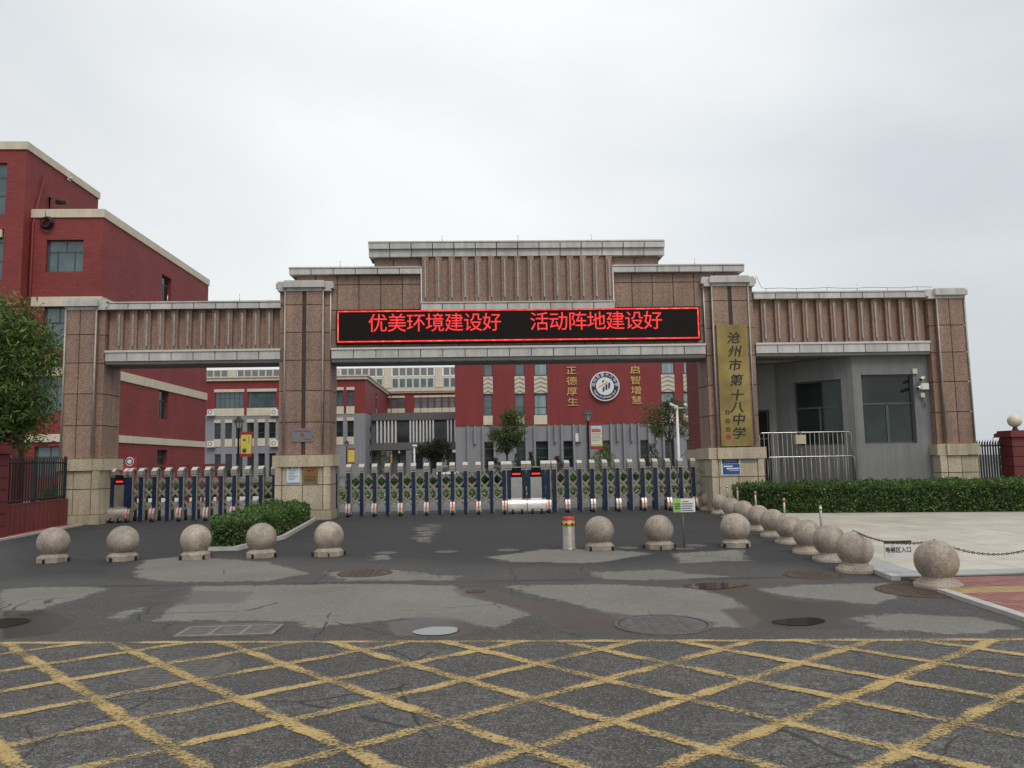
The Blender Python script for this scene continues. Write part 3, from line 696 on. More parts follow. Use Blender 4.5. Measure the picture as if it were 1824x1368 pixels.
xc,zc=xx(553,837,Yp),zz(553,837,Yp)
def ring(m,xc,zc,r0,r1,y,n=28,a0=0,a1=2*math.pi):
    v=[];f=[]
    for k in range(n+1):
        a=a0+(a1-a0)*k/n
        for r in (r0,r1):
            for yy in (y,y+.004): v.append((xc+r*math.cos(a),yy,zc+r*math.sin(a)))
    for k in range(n): i=4*k; f+=[(i,i+2,i+6,i+4),(i+2,i+3,i+7,i+6),(i+3,i+1,i+5,i+7),(i+1,i,i+4,i+5)]
    m.add(v,f)
m=MB(); ring(m,xc,zc,.115,.145,Yp-.023); m.xprism([(xc-.1,zc+.075),(xc+.085,zc-.095),(xc+.1,zc-.075),(xc-.085,zc+.095)],Yp-.0225,Yp-.019); m.build('red_ring','orange_ink',t)
MB().box(xc-.08,xc+.07,Yp-.0215,Yp-.0185,zc-.035,zc-.005).box(xc+.075,xc+.09,Yp-.0215,Yp-.0185,zc-.035,zc+.03).build('cigarette','black_ink',t)

for k in range(4): strokes('black_ink','lettering',t,(xc-.12+.08*k,Yp-.02,zc-.21),.045,.002); strokes('black_ink','lettering',t,(xc-.13+.087*k,Yp-.02,zc-.30),.065,.002)
x0,x1=xx(1286,827,Yp),xx(1316,827,Yp); zm=zz(1300,826,Yp)
t=T('blue_notice_board','two blue notices in a white frame on the right gate pillar plinth','notice',((x0+x1)/2,Yp,zm-.33))
bx('backing','poster_white',t,x0-.03,x1+.04,Yp-.008,Yp,zm-.34,zm+.30)
bx('upper_notice','navy',t,x0,x1,Yp-.014,Yp-.0085,zm+.005,zm+.29); bx('lower_notice','poster_blue',t,x0+.02,x1+.02,Yp-.014,Yp-.0085,zm-.32,zm-.01)
m=MB().box(x0+.08,x1-.06,Yp-.017,Yp-.0145,zm+.215,zm+.24)
for k in range(4): m.box(x0+.06,x1-.06,Yp-.017,Yp-.0145,zm+.16-k*.035,zm+.168-k*.035)
m.build('print','poster_light_blue',t)
MB().box(x0+.04,x0+.32,Yp-.017,Yp-.0145,zm-.10,zm-.055).box(x0+.13,x1-.0,Yp-.017,Yp-.0145,zm-.17,zm-.125).box(x0+.2,x1-.01,Yp-.017,Yp-.0145,zm-.215,zm-.2).build('heading','poster_white',t)
x0,x1=xx(1321,815,Yp),xx(1347,815,Yp); zm=zz(1334,814,Yp)
t=plaque('stone_plaque','small grey plaque with dark lettering on the right gate pillar plinth','plaque','plaque_grey',x0,x1,Yp,zm-.15,zm+.13)
m=MB()
for k in range(2):
    for i in range(8): m.box(x0+.05+i*.045,x0+.083+i*.045,Yp-.023,Yp-.0205,zm+.045-k*.07,zm+.085-k*.07)
m.box(x0+.05,x1-.05,Yp-.023,Yp-.0205,zm-.10,zm-.065); m.build('print','poster_line',t)
# ------------------------------------------------------------------ guardhouse behind the right wing
gh=T('guardhouse','grey rendered guardhouse with angled bay, two dark windows and a brick side wall','guardhouse',(11.2,26.,0))
YG=23.90; A=(P4+.05,YG); Bc=(atY(1520,700,YG)[0],YG); Cc=(Bc[0]-1.8,YG+1.8); Dd=(8.5,YG+1.8)
def wall_seg(p,q,z0,z1,th,holes,mat,name='wall'):
    """vertical wall from p to q (outer face), with window holes (u0,u1,z0,z1)"""
    d=Vector((q[0]-p[0],q[1]-p[1],0)); L=d.length; d.normalize(); nrm=Vector((-d.y,d.x,0))   # inward
    us=sorted({0,L,*[h[0] for h in holes],*[h[1] for h in holes]}); zs=sorted({z0,z1,*[h[2] for h in holes],*[h[3] for h in holes]}); m=MB()
    P=Vector((*p,0))
    for a,b in zip(us[:-1],us[1:]):
        for c,e in zip(zs[:-1],zs[1:]):
            if any(h[0]-1e-6<=a and b<=h[1]+1e-6 and h[2]-1e-6<=c and e<=h[3]+1e-6 for h in holes): continue
            q4=[P+d*a,P+d*b,P+d*b+nrm*th,P+d*a+nrm*th]; m.prism([(v.x,v.y) for v in q4],c,e)
    return m.build(name,mat,gh),P,d,nrm
def window_in(parent,P,d,nrm,u0,u1,z0,z1,inset,frame='window_frame',glass='glass',mull=((.0,.42),),bars=None,fw=.05,gh_=None):
    def bar(a,b,c,e,y0,y1):
        q4=[P+d*a+nrm*y0,P+d*b+nrm*y0,P+d*b+nrm*y1,P+d*a+nrm*y1]; return [(v.x,v.y) for v in q4],c,e
    m=MB()
    for a,b,c,e in ((u0,u1,z0,z0+fw),(u0,u1,z1-fw,z1),(u0,u0+fw,z0+fw,z1-fw),(u1-fw,u1,z0+fw,z1-fw)): m.prism(*bar(a,b,c,e,inset,inset+.06))
    for (a,b,c,e) in (bars or []): m.prism(*bar(a,b,c,e,inset+.005,inset+.055))
    w=m.build('window',frame,parent)
    MB().prism(*bar(u0+.01,u1-.01,z0+.01,z1-.01,inset+.03,inset+.04)).build('pane',glass,w)
    return w
Zt=4.74
r2=Vector(Bc)-Vector(A); L2=abs(r2.x)
u=lambda px,py,Y,x0:x0-atY(px,py,Y)[0]
# wall parallel to the gate, running right to left so that inward is +Y
pA=(Bc[0],Bc[1]); 
w2a,w2b=xx(1537,725,YG)-Bc[0],xx(1630,725,YG)-Bc[0]; z2a,z2b=zz(1580,790,YG),zz(1580,667,YG)
wl,P,d,nn=wall_seg(Bc,(A[0],A[1]),0,Zt,.25,[(w2a,w2b,z2a,z2b)],'render_grey')
zm=z2a+(z2b-z2a)*.58
window_in(gh,P,d,nn,w2a,w2b,z2a,z2b,.12,bars=[(w2a,w2b,zm-.03,zm+.03),((w2a+w2b)/2-.04,(w2a+w2b)/2+.04,z2a,zm)])
wl,P,d,nn=wall_seg(Cc,Bc,0,Zt,.25,[(.62,2.18,1.95,4.05)],'render_grey')
window_in(gh,P,d,nn,.62,2.18,1.95,4.05,.12,bars=[(.62,2.18,3.15,3.21),(1.38,1.44,1.95,3.15)])
wl,P,d,nn=wall_seg(Dd,Cc,0,Zt,.2,[(.3,1.25,.05,3.2)],'render_grey')
window_in(gh,P,d,nn,.3,1.25,.05,3.2,.1,glass='screen_black',bars=[(.3,1.25,2.2,2.25)])
bx('side_wall','render_grey',gh,8.25,8.5,24.76,25.95,0,Zt)
bx('brick_wall','red_brick',gh,7.22,8.25,24.86,26.55,1.9,5.12)
bx('plinth','cream_granite',gh,7.18,8.25,24.86,26.6,0,1.57); bx('band','cream_granite',gh,7.1,8.25,24.86,26.68,1.575,1.9)
bx('rear_block','render_grey',gh,8.5,P4+.1,25.95,29.,0,4.7)
bx('roof','trim_stone',gh,8.3,P4+.0,24.8,29.1,4.765,5.05)
# railings before the guardhouse
def railing(x0,x1,y,z,n,r,label,cut=None):
    t=T('steel_railing',label,'railing',((x0+x1)/2,y,0))
    pts=[(x0,y,0),(x0,y,z-.08),(x0+.03,y,z-.02),(x0+.09,y,z),(x1-.09,y,z),(x1-.03,y,z-.02),(x1,y,z-.08),(x1,y,0)]
    MB().tube(pts,r*1.9,8).build('frame','steel',t)
    me=None
    for k in range(1,n):
        x=x0+(x1-x0)*k/n
        if me is None: me=MB().tube([(0,0,.1),(0,0,z)],r,6).mesh('bar','conduit')
        link('bar',me,t,(x-(x0+x1)/2,0,0))
    MB().tube([(x0,y,.12),(x1,y,.12)],r,6).build('lower_rail','steel',t)
    return t
ra,rb=C3+.86,xx(1517,770,23.9)
railing(ra,rb,23.95,2.36,20,.009,'tall stainless steel railing closing the guardhouse recess')
railing(ra+.16,rb-.02,23.78,1.6,10,.009,'lower stainless steel barrier in front of the tall railing')
t=bx('cloth_bag','bag_cloth',None,0,0.01,0,.01,0,.01); bpy.data.objects.remove(t)
xb=xx(1425,781,23.9); m=MB(); m.prism([(xb-.16,23.83),(xb+.16,23.83),(xb+.18,23.945),(xb-.18,23.945)],2.0,2.28); m.tube([(xb-.08,23.92,2.27),(xb-.07,23.92,2.37),(xb+.07,23.92,2.37),(xb+.08,23.92,2.27)],.012,5)
o=m.build('hanging_bag','bag_cloth'); props(o,'beige cloth bag hanging on the steel railing','bag')
# cameras on the guardhouse wall
yw=YG
t=T('camera_cluster','cluster of white security cameras and junction boxes on the grey guardhouse wall','security camera',(xx(1638,690,yw),yw,3.4))
def pb(px0,px1,py0,py1,name,mat,dep=.1):
    return bx(name,mat,t,xx(px0,(py0+py1)/2,yw),xx(px1,(py0+py1)/2,yw),yw-dep,yw-.001,zz((px0+px1)/2,py1,yw),zz((px0+px1)/2,py0,yw))
pb(1637.5,1651,683,694,'junction_box','camera_white',.12); pb(1624,1632,657,666,'junction_box','cream_paint',.06); pb(1638,1645,700,708,'junction_box','cream_paint',.08)
for px,py in ((1636,676),(1631,692)):
    x_,z_=xx(px,py,yw),zz(px,py,yw)
    c=MB().tube([(x_+.10,yw-.12,z_+.05),(x_-.12,yw-.34,z_-.03)],.055,10).build('camera_body','camera_white',t)
    MB().tube([(x_-.115,yw-.335,z_-.028),(x_-.135,yw-.355,z_-.035)],.045,10).build('lens','black_iron',c)
    MB().tube([(x_+.08,yw-.12,z_+.04),(x_+.1,yw-.0,z_-.0)],.02,6).build('bracket','camera_white',t)
x_,z_=xx(1641,712,yw),zz(1641,712,yw)
MB().tube([(x_,yw-.02,z_),(x_+.0,yw-.03,z_-.15),(x_+.08,yw-.03,z_-.24),(x_+.12,yw-.03,z_-.2),(x_+.08,yw-.02,z_-.08),(x_+.05,yw-.02,z_)],.008,5).build('cable','wire',t)
# ------------------------------------------------------------------ fences and piers
def fence(p,q,z0,z1,n,label,tipdir):
    P=Vector((*p,0)); Q=Vector((*q,0)); D=Q-P; t=T('iron_fence',label,'fence',(P.x,P.y,z0)); ang=math.atan2(D.y,D.x); L=D.length; d=D.normalized()
    pw=.022 if L<2 else .024
    me=MB().box(-pw,pw,-.014,.014,.0,z1-z0-.07).add([(-pw,-.014,z1-z0-.07),(pw,-.014,z1-z0-.07),(pw,.014,z1-z0-.07),(-pw,.014,z1-z0-.07),(0.03*tipdir,-.03,z1-z0+.03)],[(0,1,4),(1,2,4),(2,3,4),(3,0,4)]).mesh('picket','black_iron')
    for k in range(n):
        o=link('picket',me,t,d*(L*(k+.5)/n)); o.rotation_euler.z=ang
    for h in (.06,z1-z0-.16):
        a=P+Vector((0,0,z0+h)); b=Q+Vector((0,0,z0+h)); MB().tube([a,b],.026,4,False).build('rail','black_iron',t)
    for e in (P+d*.03,Q-d*.03,P+d*L*.5) if L>2.5 else (P+d*.03,): MB().tube([e+Vector((0,0,z0-.12)),e+Vector((0,0,z1+.02))],.05,4,False).build('post','black_iron',t)
    return t
WL0,WL1=Vector((-12.08,23.45)),Vector((-11.52,19.25))
lw=T('low_wall','low dark red wall of upright panels below the black fence left of the gateway','wall',(-11.8,21.3,0))
dv=(WL1-WL0); Lw=dv.length; dn=dv.normalized(); pn=Vector((dn.y,-dn.x))
if pn.x>0: pn=-pn
def quadbox(m,a,b,th,z0,z1):
    p=[a,b,b+pn*th,a+pn*th]; ar=sum(p[i].x*p[(i+1)%4].y-p[(i+1)%4].x*p[i].y for i in range(4))
    m.prism([(v.x,v.y) for v in (p if ar>0 else p[::-1])],z0,z1); return m
quadbox(MB(),WL0+pn*.02,WL1+pn*.02,.22,0,.74).build('core','joint_dark',lw)
npan=15
for k in range(npan):
    a=WL0+dn*(Lw*k/npan+.012); b=WL0+dn*(Lw*(k+1)/npan-.012); quadbox(MB(),a,b,.03,0,.745).build('wall_panel','red_wall_panel',lw)
quadbox(MB(),WL0-pn*.01,WL1-pn*.01,.26,.745,.775).build('coping','red_wall_panel',lw)
a=WL0+pn*.1; b=WL1+pn*.1
fence((a.x,a.y),(b.x,b.y),.78,1.98,27,'black iron picket fence on the low red wall left of the gateway',1)
def pier(x0,x1,y0,y1,top,label,globe_label):
    t=T('wall_pier',label,'pier',((x0+x1)/2,(y0+y1)/2,0))
    bx('core','joint_dark',t,x0+.02,x1-.02,y0+.02,y1-.02,0,top)
    n=7; h=top/n
    for k in range(n): bx('course','red_wall_panel',t,x0,x1,y0,y1,k*h+.012,(k+1)*h-.012)
    bx('coping','red_wall_panel',t,x0-.09,x1+.09,y0-.09,y1+.09,top,top+.12); bx('coping_top','red_wall_panel',t,x0-.03,x1+.03,y0-.03,y1+.03,top+.12,top+.2)
    g=T('globe_lamp',globe_label,'lamp',((x0+x1)/2,(y0+y1)/2,top+.2))
    c=((x0+x1)/2,(y0+y1)/2,top+.2); MB().lathe([(.09,0),(.09,.04),(.06,.08),(.06,.12)],c,14).build('collar','black_iron',g)
    MB().lathe([(.02,.10)]+[(.2*math.sin(a),.30-.2*math.cos(a)) for a in np.linspace(.3,math.pi,12)],c,20).build('globe','globe_glass',g)
PXR=atY(14,880,19.4)[0]
pier(PXR-.85,PXR,18.75,19.4,2.02,'dark red panelled pier ending the low wall left of the gateway','cream globe lamp on the pier left of the gateway')
pier(16.12,16.8,22.9,23.5,2.08,'dark red panelled pier at the end of the fence right of the gateway','cream globe lamp on the pier right of the gateway')
o=T('low_wall','low dark red wall under the black fence right of the gateway','wall',(15.6,23.6,0)); bx('core','red_wall_panel',o,15.1,16.15,23.25,23.5,0,.55); bx('coping','red_wall_panel',o,15.08,16.12,23.22,23.53,.55,.6)
fence((15.18,23.62),(16.12,23.36),.62,2.0,13,'short black iron picket fence between the end pillar and the right pier',1)
# ------------------------------------------------------------------ retractable gates
def gate_meshes():
    g={}
    g['post']=MB().box(-.052,.052,0,.05,.02,1.40).mesh('post','blue_post')
    g['post_high']=MB().box(-.052,.052,0,.05,.40,1.40).mesh('post','blue_post')
    g['inner']=MB().box(.064,.095,.02,.09,.05,1.42).mesh('inner_post','gate_steel')
    g['cap']=MB().add([(-.085,-.05,1.40),(.085,-.05,1.40),(.085,.13,1.40),(-.085,.13,1.40),(-.085,-.05,1.52),(.085,-.05,1.52),(.085,.13,1.63),(-.085,.13,1.63)],[(0,3,2,1),(4,5,6,7),(0,1,5,4),(1,2,6,5),(2,3,7,6),(3,0,4,7)]).mesh('cap','gate_steel')
    g['plate']=MB().add([(-.078,-.048,1.532),(.078,-.048,1.532),(.078,.10,1.622),(-.078,.10,1.622)],[(0,1,2,3)]).add([(-.05,-.0,1.565),(.05,-.0,1.565),(.05,.02,1.577),(-.05,.02,1.577)],[(0,1,2,3)]).mesh('label_plate','label_white')
    g['collar']=MB().box(-.08,.08,-.015,.07,1.35,1.385).mesh('collar','bright_steel')
    m=MB(); path=[(0,.10,1.50),(0,.18,1.58),(0,.30,1.60),(0,.40,1.56),(0,.45,1.44),(0,.46,1.2),(0,.46,.03)]
    m.tube(path,.042,6); g['rear']=m.mesh('rear_post','gate_steel')
    m=MB(); n=8; v=[];f=[]
    prof=[(-.02,.42),(-.07,.40),(-.115,.34),(-.14,.26),(-.15,.15),(-.15,.09),(.06,.09),(.06,.42)]
    m.add([(-.075,y,z) for y,z in prof]+[(.075,y,z) for y,z in prof],[tuple(range(8))[::-1],tuple(range(8,16))]+[(i,(i+1)%8,8+(i+1)%8,8+i) for i in range(8)])
    g['wheel_box']=m.mesh('wheel_housing','bright_steel')
    g['stripe']=MB().add([(x,y-.004,z) for x in (-.02,.02) for y,z in prof[1:5]],[(0,4,5,1),(1,5,6,2),(2,6,7,3)]).mesh('reflector','orange_ink')
    m=MB(); m.tube([(-.035,0,0),(.035,0,0)],.075,14); g['wheel']=m.mesh('wheel','rubber')
    m=MB(); m.tube([(-.04,0,0),(.04,0,0)],.045,12); g['rim']=m.mesh('rim','bright_steel')
    return g
GM=gate_meshes()
def gate_unit(t,x,y,wheel):
    o=ORI[t]; L=(x-o[0],y-o[1],-o[2])
    link('post',GM['post_high' if wheel else 'post'],t,L); link('inner_post',GM['inner'],t,L); link('collar',GM['collar'],t,L); link('rear_post',GM['rear'],t,L)
    c=link('cap',GM['cap'],t,L); q=link('label_plate',GM['plate'],c); 
    if wheel:
        h=link('wheel_housing',GM['wheel_box'],t,L); link('reflector',GM['stripe'],h)
        w=link('wheel',GM['wheel'],t,(L[0],L[1]-.10,.075)); link('rim',GM['rim'],w)
        w=link('wheel',GM['wheel'],t,(L[0],L[1]+.46,.075))
def bar_mesh(dx,dz,up):
    a=Vector((0,0,0)); b=Vector((dx,0,dz if up else -dz)); d=(b-a).normalized(); n=Vector((-d.z,0,d.x))*.033; m=MB(); v=[]
    for y in (0,.018):
        for p,s in ((a-d*.01,-1),(b+d*.01,-1),(b+d*.01,1),(a-d*.01,1)): v.append(tuple(p+n*s+Vector((0,y,0))))
    return m.add(v,[(0,1,2,3),(7,6,5,4),(0,4,5,1),(1,5,6,2),(2,6,7,3),(3,7,4,0)]).mesh('lattice_bar','gate_steel')
_bm={}
def bay(t,xa,xb,y):
    o=ORI[t]; w=round(xb-xa,2)
    for z0,dz,dx,xo,up in ((.27,.40,w,0,1),(.67,.40,w,0,0),(.67,.40,w,0,1),(1.07,.40,w,0,0),(1.07,.2,w/2,0,1),(1.27,.2,w/2,w/2,0)):
        k=(round(dx,3),dz,up)
        if k not in _bm: _bm[k]=bar_mesh(dx,dz,up)
        for yy in ((.10+(.02 if up else 0)),):
            link('lattice_bar',_bm[k],t,(xa+xo-o[0],y+yy-o[1],z0))
def motor(t,x0,x1,y,led):
    """drive head: side posts, screen, steel panel and wheeled drum"""
    for x in (x0+.07,x1-.07):
        o=ORI[t]; L=(x-o[0],y-o[1],0); link('post',GM['post_high'],t,L); c=link('cap',GM['cap'],t,L); link('label_plate',GM['plate'],c); link('collar',GM['collar'],t,L)
    a,b=x0+.13,x1-.13
    h=bx('drive_panel','steel',t,a,b,y+.0,y+.09,.46,1.12)
    s=bx('screen','screen_black',t,a,b,y+.005,y+.09,1.125,1.42)
    bx('led_strip','led_red',s,a+.04,b-.04,y-.002,y+.004,1.20,1.25); bx('top_rail','steel',t,a,b,y+.0,y+.09,1.425,1.45)
    n=10; pr=[(y+.10,.08)]+[(y-.06-.16*math.sin(k*math.pi/2/n*1.0),.46-.0-.34*(1-math.cos(k*math.pi/2/n))) for k in range(n+1)]+[(y-.22,.08)]
    m=MB(); k=len(pr)+1; pr=[(y+.10,.46)]+pr[::-1][:0]+[(y-.06,.46)]+[(y-.06-.16*math.sin(j*math.pi/2/n),.46-.34*(1-math.cos(j*math.pi/2/n))) for j in range(1,n+1)]+[(y-.22,.08),(y+.10,.08)]
    k=len(pr); m.add([(x0+.01,p,z) for p,z in pr]+[(x1-.01,p,z) for p,z in pr],[tuple(range(k)),tuple(range(k,2*k))[::-1]]+[(i,k+i,k+(i+1)%k,(i+1)%k) for i in range(k)])
    m.build('drum','bright_steel',t)
    for xw in (x0+.16,x1-.16):
        o=ORI[t]; w=link('wheel',GM['wheel'],t,(xw-o[0],y-.2-o[1],.075)); link('rim',GM['rim'],w)
GY=24.42
pxs=lambda px,y:atY(px,860,y)[0]
t=T('retractable_gate','long retractable gate half with blue posts between the left main pillar and the centre drives','gate',(-1.5,GY,0)); X=[pxs(597.4+23.15*k,GY) for k in range(13)]
for k,x in enumerate(X): gate_unit(t,x,GY,k%2==1)
for a,b in zip(X[:-1],X[1:]): bay(t,a,b,GY)
xm0,xm1,xm2=pxs(903,GY),pxs(937.5,GY),pxs(972,GY)
bay(t,X[-1],xm0-.12,GY); gate_unit(t,xm0-.09,GY,True); motor(t,xm0,xm1-.004,GY,1)
t=T('retractable_gate','long retractable gate half with blue posts between the centre drives and the name board pillar','gate',(4.4,GY,0)); X=[pxs(987.6+22.56*k,GY) for k in range(13)]
for k,x in enumerate(X): gate_unit(t,x,GY,k%2==1)
for a,b in zip(X[:-1],X[1:]): bay(t,a,b,GY)
motor(t,xm1+.004,xm2,GY,1); gate_unit(t,xm2+.08,GY,True); bay(t,xm2+.12,X[0],GY)
GL=24.15
t=T('retractable_gate','short retractable gate closing the side entrance under the left wing','gate',(-8.5,GL,0)); X=[pxs(250.7+23.7*k,GL) for k in range(11)]
for k,x in enumerate(X): gate_unit(t,x,GL,k%2==1)
for a,b in zip(X[:-1],X[1:]): bay(t,a,b,GL)
a=pxs(196,GL); b=pxs(229,GL); motor(t,a,b,GL,1); gate_unit(t,b+.03,GL,True); bay(t,b+.05,X[0],GL)
# ------------------------------------------------------------------ bollards, posts, chain, signs
sph=[(.265*math.sin(a),.335-.265*math.cos(a)) for a in np.linspace(.74,math.pi,18)]
ballm=MB().lathe(sph,n=28).mesh('ball','ball_granite')
m=MB(); oc=[(.262*math.cos(math.pi/8+k*math.pi/4),.262*math.sin(math.pi/8+k*math.pi/4)) for k in range(8)]
m.prism(oc,0,.085); m.lathe([(.25,.085),(.21,.12),(.18,.15),(.17,.17)],n=20); base8=m.mesh('base','ball_granite')
m=MB(); m.lathe([(.29,0),(.29,.05),(.275,.062),(.25,.064),(.25,.085),(.235,.095),(.19,.11),(.18,.16)],n=28); m.add([(.29*math.cos(a),.29*math.sin(a),0) for a in np.linspace(0,6.283,20)[:-1]],[tuple(range(19))[::-1]]); baser=m.mesh('base','ball_granite')
clip=MB().box(-.012,.012,-.30,-.25,.0,.07).mesh('clip','black_iron')
def bollard(x,y,label,group,kind,rot=0.):
    t=T('ball_bollard',label,'bollard',(x,y,0),group); link('ball',ballm,t); link('base',base8 if kind==0 else baser,t)
    if kind==0:
        for k in range(4): c=link('clip',clip,t); c.rotation_euler.z=k*math.pi/2+.4
    t.rotation_euler.z=rot; return t
ORD=('first','second','third','fourth','fifth','sixth','seventh','eighth','ninth')
for i,px in enumerate((95,219,349,465,586)):
    x=atY(px,970,14.2)[0]; bollard(x,14.2+.03*math.sin(i*3),'%s granite ball bollard from the low red wall in the straight row'%ORD[i],'ball bollards before the side entrance',0,random.random()*3)
for i,px in enumerate((1068,1174,1310)):
    x=atY(px,955,14.1)[0]; bollard(x,14.1,('granite ball bollard right beside the raised steel lift bollard','granite ball bollard between the lift bollard and the notice stand','granite ball bollard between the notice stand and the curving bollard line')[i],'ball bollards before the main entrance',0,random.random()*3)
diag=[atZ(px,py,.30)[:2] for px,py in ((1262,891),(1282.4,896.4),(1301.8,903),(1324,910),(1351,920),(1376.7,928.9),(1405,938.4),(1439.5,952.5),(1477.7,963.5),(1522.5,979))]
for i,(x,y) in enumerate(diag):
    o=bollard(x,y,'%s granite ball bollard from the name board pillar in the curving kerb line'%ORD[i] if i<9 else 'granite ball bollard at the plaza corner holding the end of the chain','ball bollards along the plaza kerb' if i<9 else None,1,random.random()*3); o.scale=(.92,)*3
b2=atZ(1668,1001,.30)[:2]
bollard(*b2,'granite ball bollard beside the red paving with the chain resting on its top',None,1).scale=(.94,)*3
t=T('lift_bollard','raised steel lift bollard with yellow and red top on the driveway','bollard',(*atZ(1014,978)[:2],0))
c=tuple(atZ(1014,978)[:2])+(0,)
MB().lathe([(.13,0),(.13,.02),(.11,.02),(.11,.47),(0,.47)],c,20).build('shaft','gate_steel',t)
MB().lathe([(.112,.38),(.114,.38),(.114,.44),(.112,.44)],c,20).build('yellow_band','safety_yellow',t); MB().lathe([(.112,.47),(.113,.50),(.10,.52),(0,.525)],c,20).build('red_top','safety_red',t)
m=MB()
for k in range(6): a=k*math.pi/3; m.box(c[0]+.113*math.cos(a)-.02,c[0]+.113*math.cos(a)+.02,c[1]+.113*math.sin(a)-.02,c[1]+.113*math.sin(a)+.02,.395,.425)
m.build('reflector','black_iron',t)
t.scale=(1.,1.,1.12)
for i,(px,py) in enumerate(((1295,864),(1313,868),(1345,875),(1396,887),(1461,900))):
    x,y,z=atZ(px,py,.80); t=T('steel_post','%s slim steel post from the name board pillar behind the curving bollards'%ORD[i],'post',(x,y,.1),'steel posts behind the ball bollards')
    MB().cyl((x,y,.1),(x,y,.80),.024,8).build('shaft','gate_steel',t); MB().cyl((x,y,.72),(x,y,.77),.027,8).build('red_tip','safety_red' if i in(1,2,3) else 'steel',t)
# chain with hanging sign
def catenary(a,b,sag,n):
    a,b=Vector(a),Vector(b); return [a+(b-a)*u-Vector((0,0,4*sag*u*(1-u))) for u in np.linspace(0,1,n)]
def chain(label,a,b,sag):
    pts=catenary(a,b,sag,200); d=[0.]
    for p,q in zip(pts[:-1],pts[1:]): d.append(d[-1]+(q-p).length)
    n=int(d[-1]/.034); m=MB()
    for k in range(n+1):
        s=d[-1]*k/n; i=min(max(0,int(np.searchsorted(d,s))-1),198); p=pts[i]; tg=(pts[i+1]-pts[i]).normalized()
        sd_=tg.cross(Vector((0,0,1))).normalized(); upv=sd_.cross(tg); w=sd_ if k%2 else upv
        loop=[p+tg*(.024*math.cos(a))+w*(.012*math.sin(a)) for a in np.linspace(0,2*math.pi,9)]
        m.tube(loop,.0045,4,cap=False)
    o=m.build('chain','rust_iron'); return props(o,label,'chain')
top=.555
d10=(diag[9][0],diag[9][1],top); d11=(b2[0],b2[1],top)
chain('sagging chain between the plaza corner bollard and its neighbour',d10,d11,.09)
chain('sagging chain running right from the bollard by the red paving',d11,(7.3,9.6,.56),.2)
bollard(7.3,9.6,'granite ball bollard at the plaza edge carrying the far end of the chain',None,1).scale=(.94,)*3
mid=(Vector(d10)+Vector(d11))/2-Vector((0,0,.09)); dr=(Vector(d11)-Vector(d10)).normalized(); dr.z=0; dr.normalize()
ws=T('waiting_sign','small white sign with black Chinese lettering hanging from the chain','sign',tuple(mid-Vector((0,0,.2))))
R4=Matrix((( 1,0,0,0),(0,1,0,0),(0,0,1,0),(0,0,0,1)))
wsx,wsy=atY(1600,985,mid.y)[0],mid.y-.0
m=MB().box(wsx-.18,wsx+.18,wsy-.008,wsy+.008,mid.z-.2,mid.z-.005); m.build('board','white_paint',ws)
MB().box(wsx-.18,wsx+.18,wsy-.011,wsy+.011,mid.z-.012,mid.z+.022).build('clamp','rust_iron',ws)
text('等候区入口',.076,'black_ink','lettering',ws,(wsx,wsy-.0095,mid.z-.10),.001,.0012,sx=.92)
# notice on a stand
sx_,sy_,_=atZ(1219,979); st=T('notice_stand','green and white notice board on a thin pole with flat base','sign',(sx_,sy_,0))
MB().box(sx_-.17,sx_+.17,sy_-.12,sy_+.12,0,.02).build('foot','cover_grey',st); MB().cyl((sx_,sy_,.02),(sx_,sy_,.70),.012,8).build('pole','wire',st)
z0,z1=atY(1218,912,sy_)[2],atY(1218,888,sy_)[2]; xl_,xr_=atY(1199,900,sy_)[0],atY(1237,900,sy_)[0]
bx('board','white_paint',st,xl_,xr_,sy_-.035,sy_-.016,z0,z1); bx('green_field','sign_green',st,xl_+.004,xl_+.13,sy_-.038,sy_-.0352,z0+.004,z1-.004)
m=MB(); hh=z1-z0
for k,(a,b) in enumerate(((.16,.27),(.14,.34),(.14,.34),(.14,.33),(.14,.35))): zc=z1-hh*(.22+.165*k); m.box(xl_+a,min(xr_-.02,xl_+b),sy_-.038,sy_-.0352,zc-.010,zc+.010)
m.build('print','poster_line',st)
m=MB()
for k in range(3): zc=z1-hh*(.385+.165*k); m.box(xl_+.02,xl_+.12,sy_-.041,sy_-.0385,zc-.012,zc+.012)
m.build('green_print','dark_green_ink',st)
# ------------------------------------------------------------------ buildings
def wallgrid(parent,p,q,z0,z1,th,holes,mat,name='wall'):
    d=Vector((q[0]-p[0],q[1]-p[1],0)); L=d.length; d.normalize(); nrm=Vector((-d.y,d.x,0)); P=Vector((*p,0)); m=MB()
    holes=[h for h in holes if h[3]>z0 and h[2]<z1]
    us=sorted({0,L,*[min(max(h[0],0),L) for h in holes],*[min(max(h[1],0),L) for h in holes]}); zs=sorted({z0,z1,*[min(max(h[2],z0),z1) for h in holes],*[min(max(h[3],z0),z1) for h in holes]})
    for a,b in zip(us[:-1],us[1:]):
        for c,e in zip(zs[:-1],zs[1:]):
            if any(h[0]-1e-6<=a and b<=h[1]+1e-6 and h[2]-1e-6<=c and e<=h[3]+1e-6 for h in holes): continue
            q4=[P+d*a,P+d*b,P+d*b+nrm*th,P+d*a+nrm*th]; m.prism([(v.x,v.y) for v in q4],c,e)
    return m.build(name,mat,parent),P,d,nrm
def win(parent,P,d,nrm,h,inset=.15,frame='window_frame',glass='teal_glass',bars=(),fw=.06):
    return window_in(parent,P,d,nrm,h[0],h[1],h[2],h[3],inset,frame,glass,bars=bars,fw=fw)
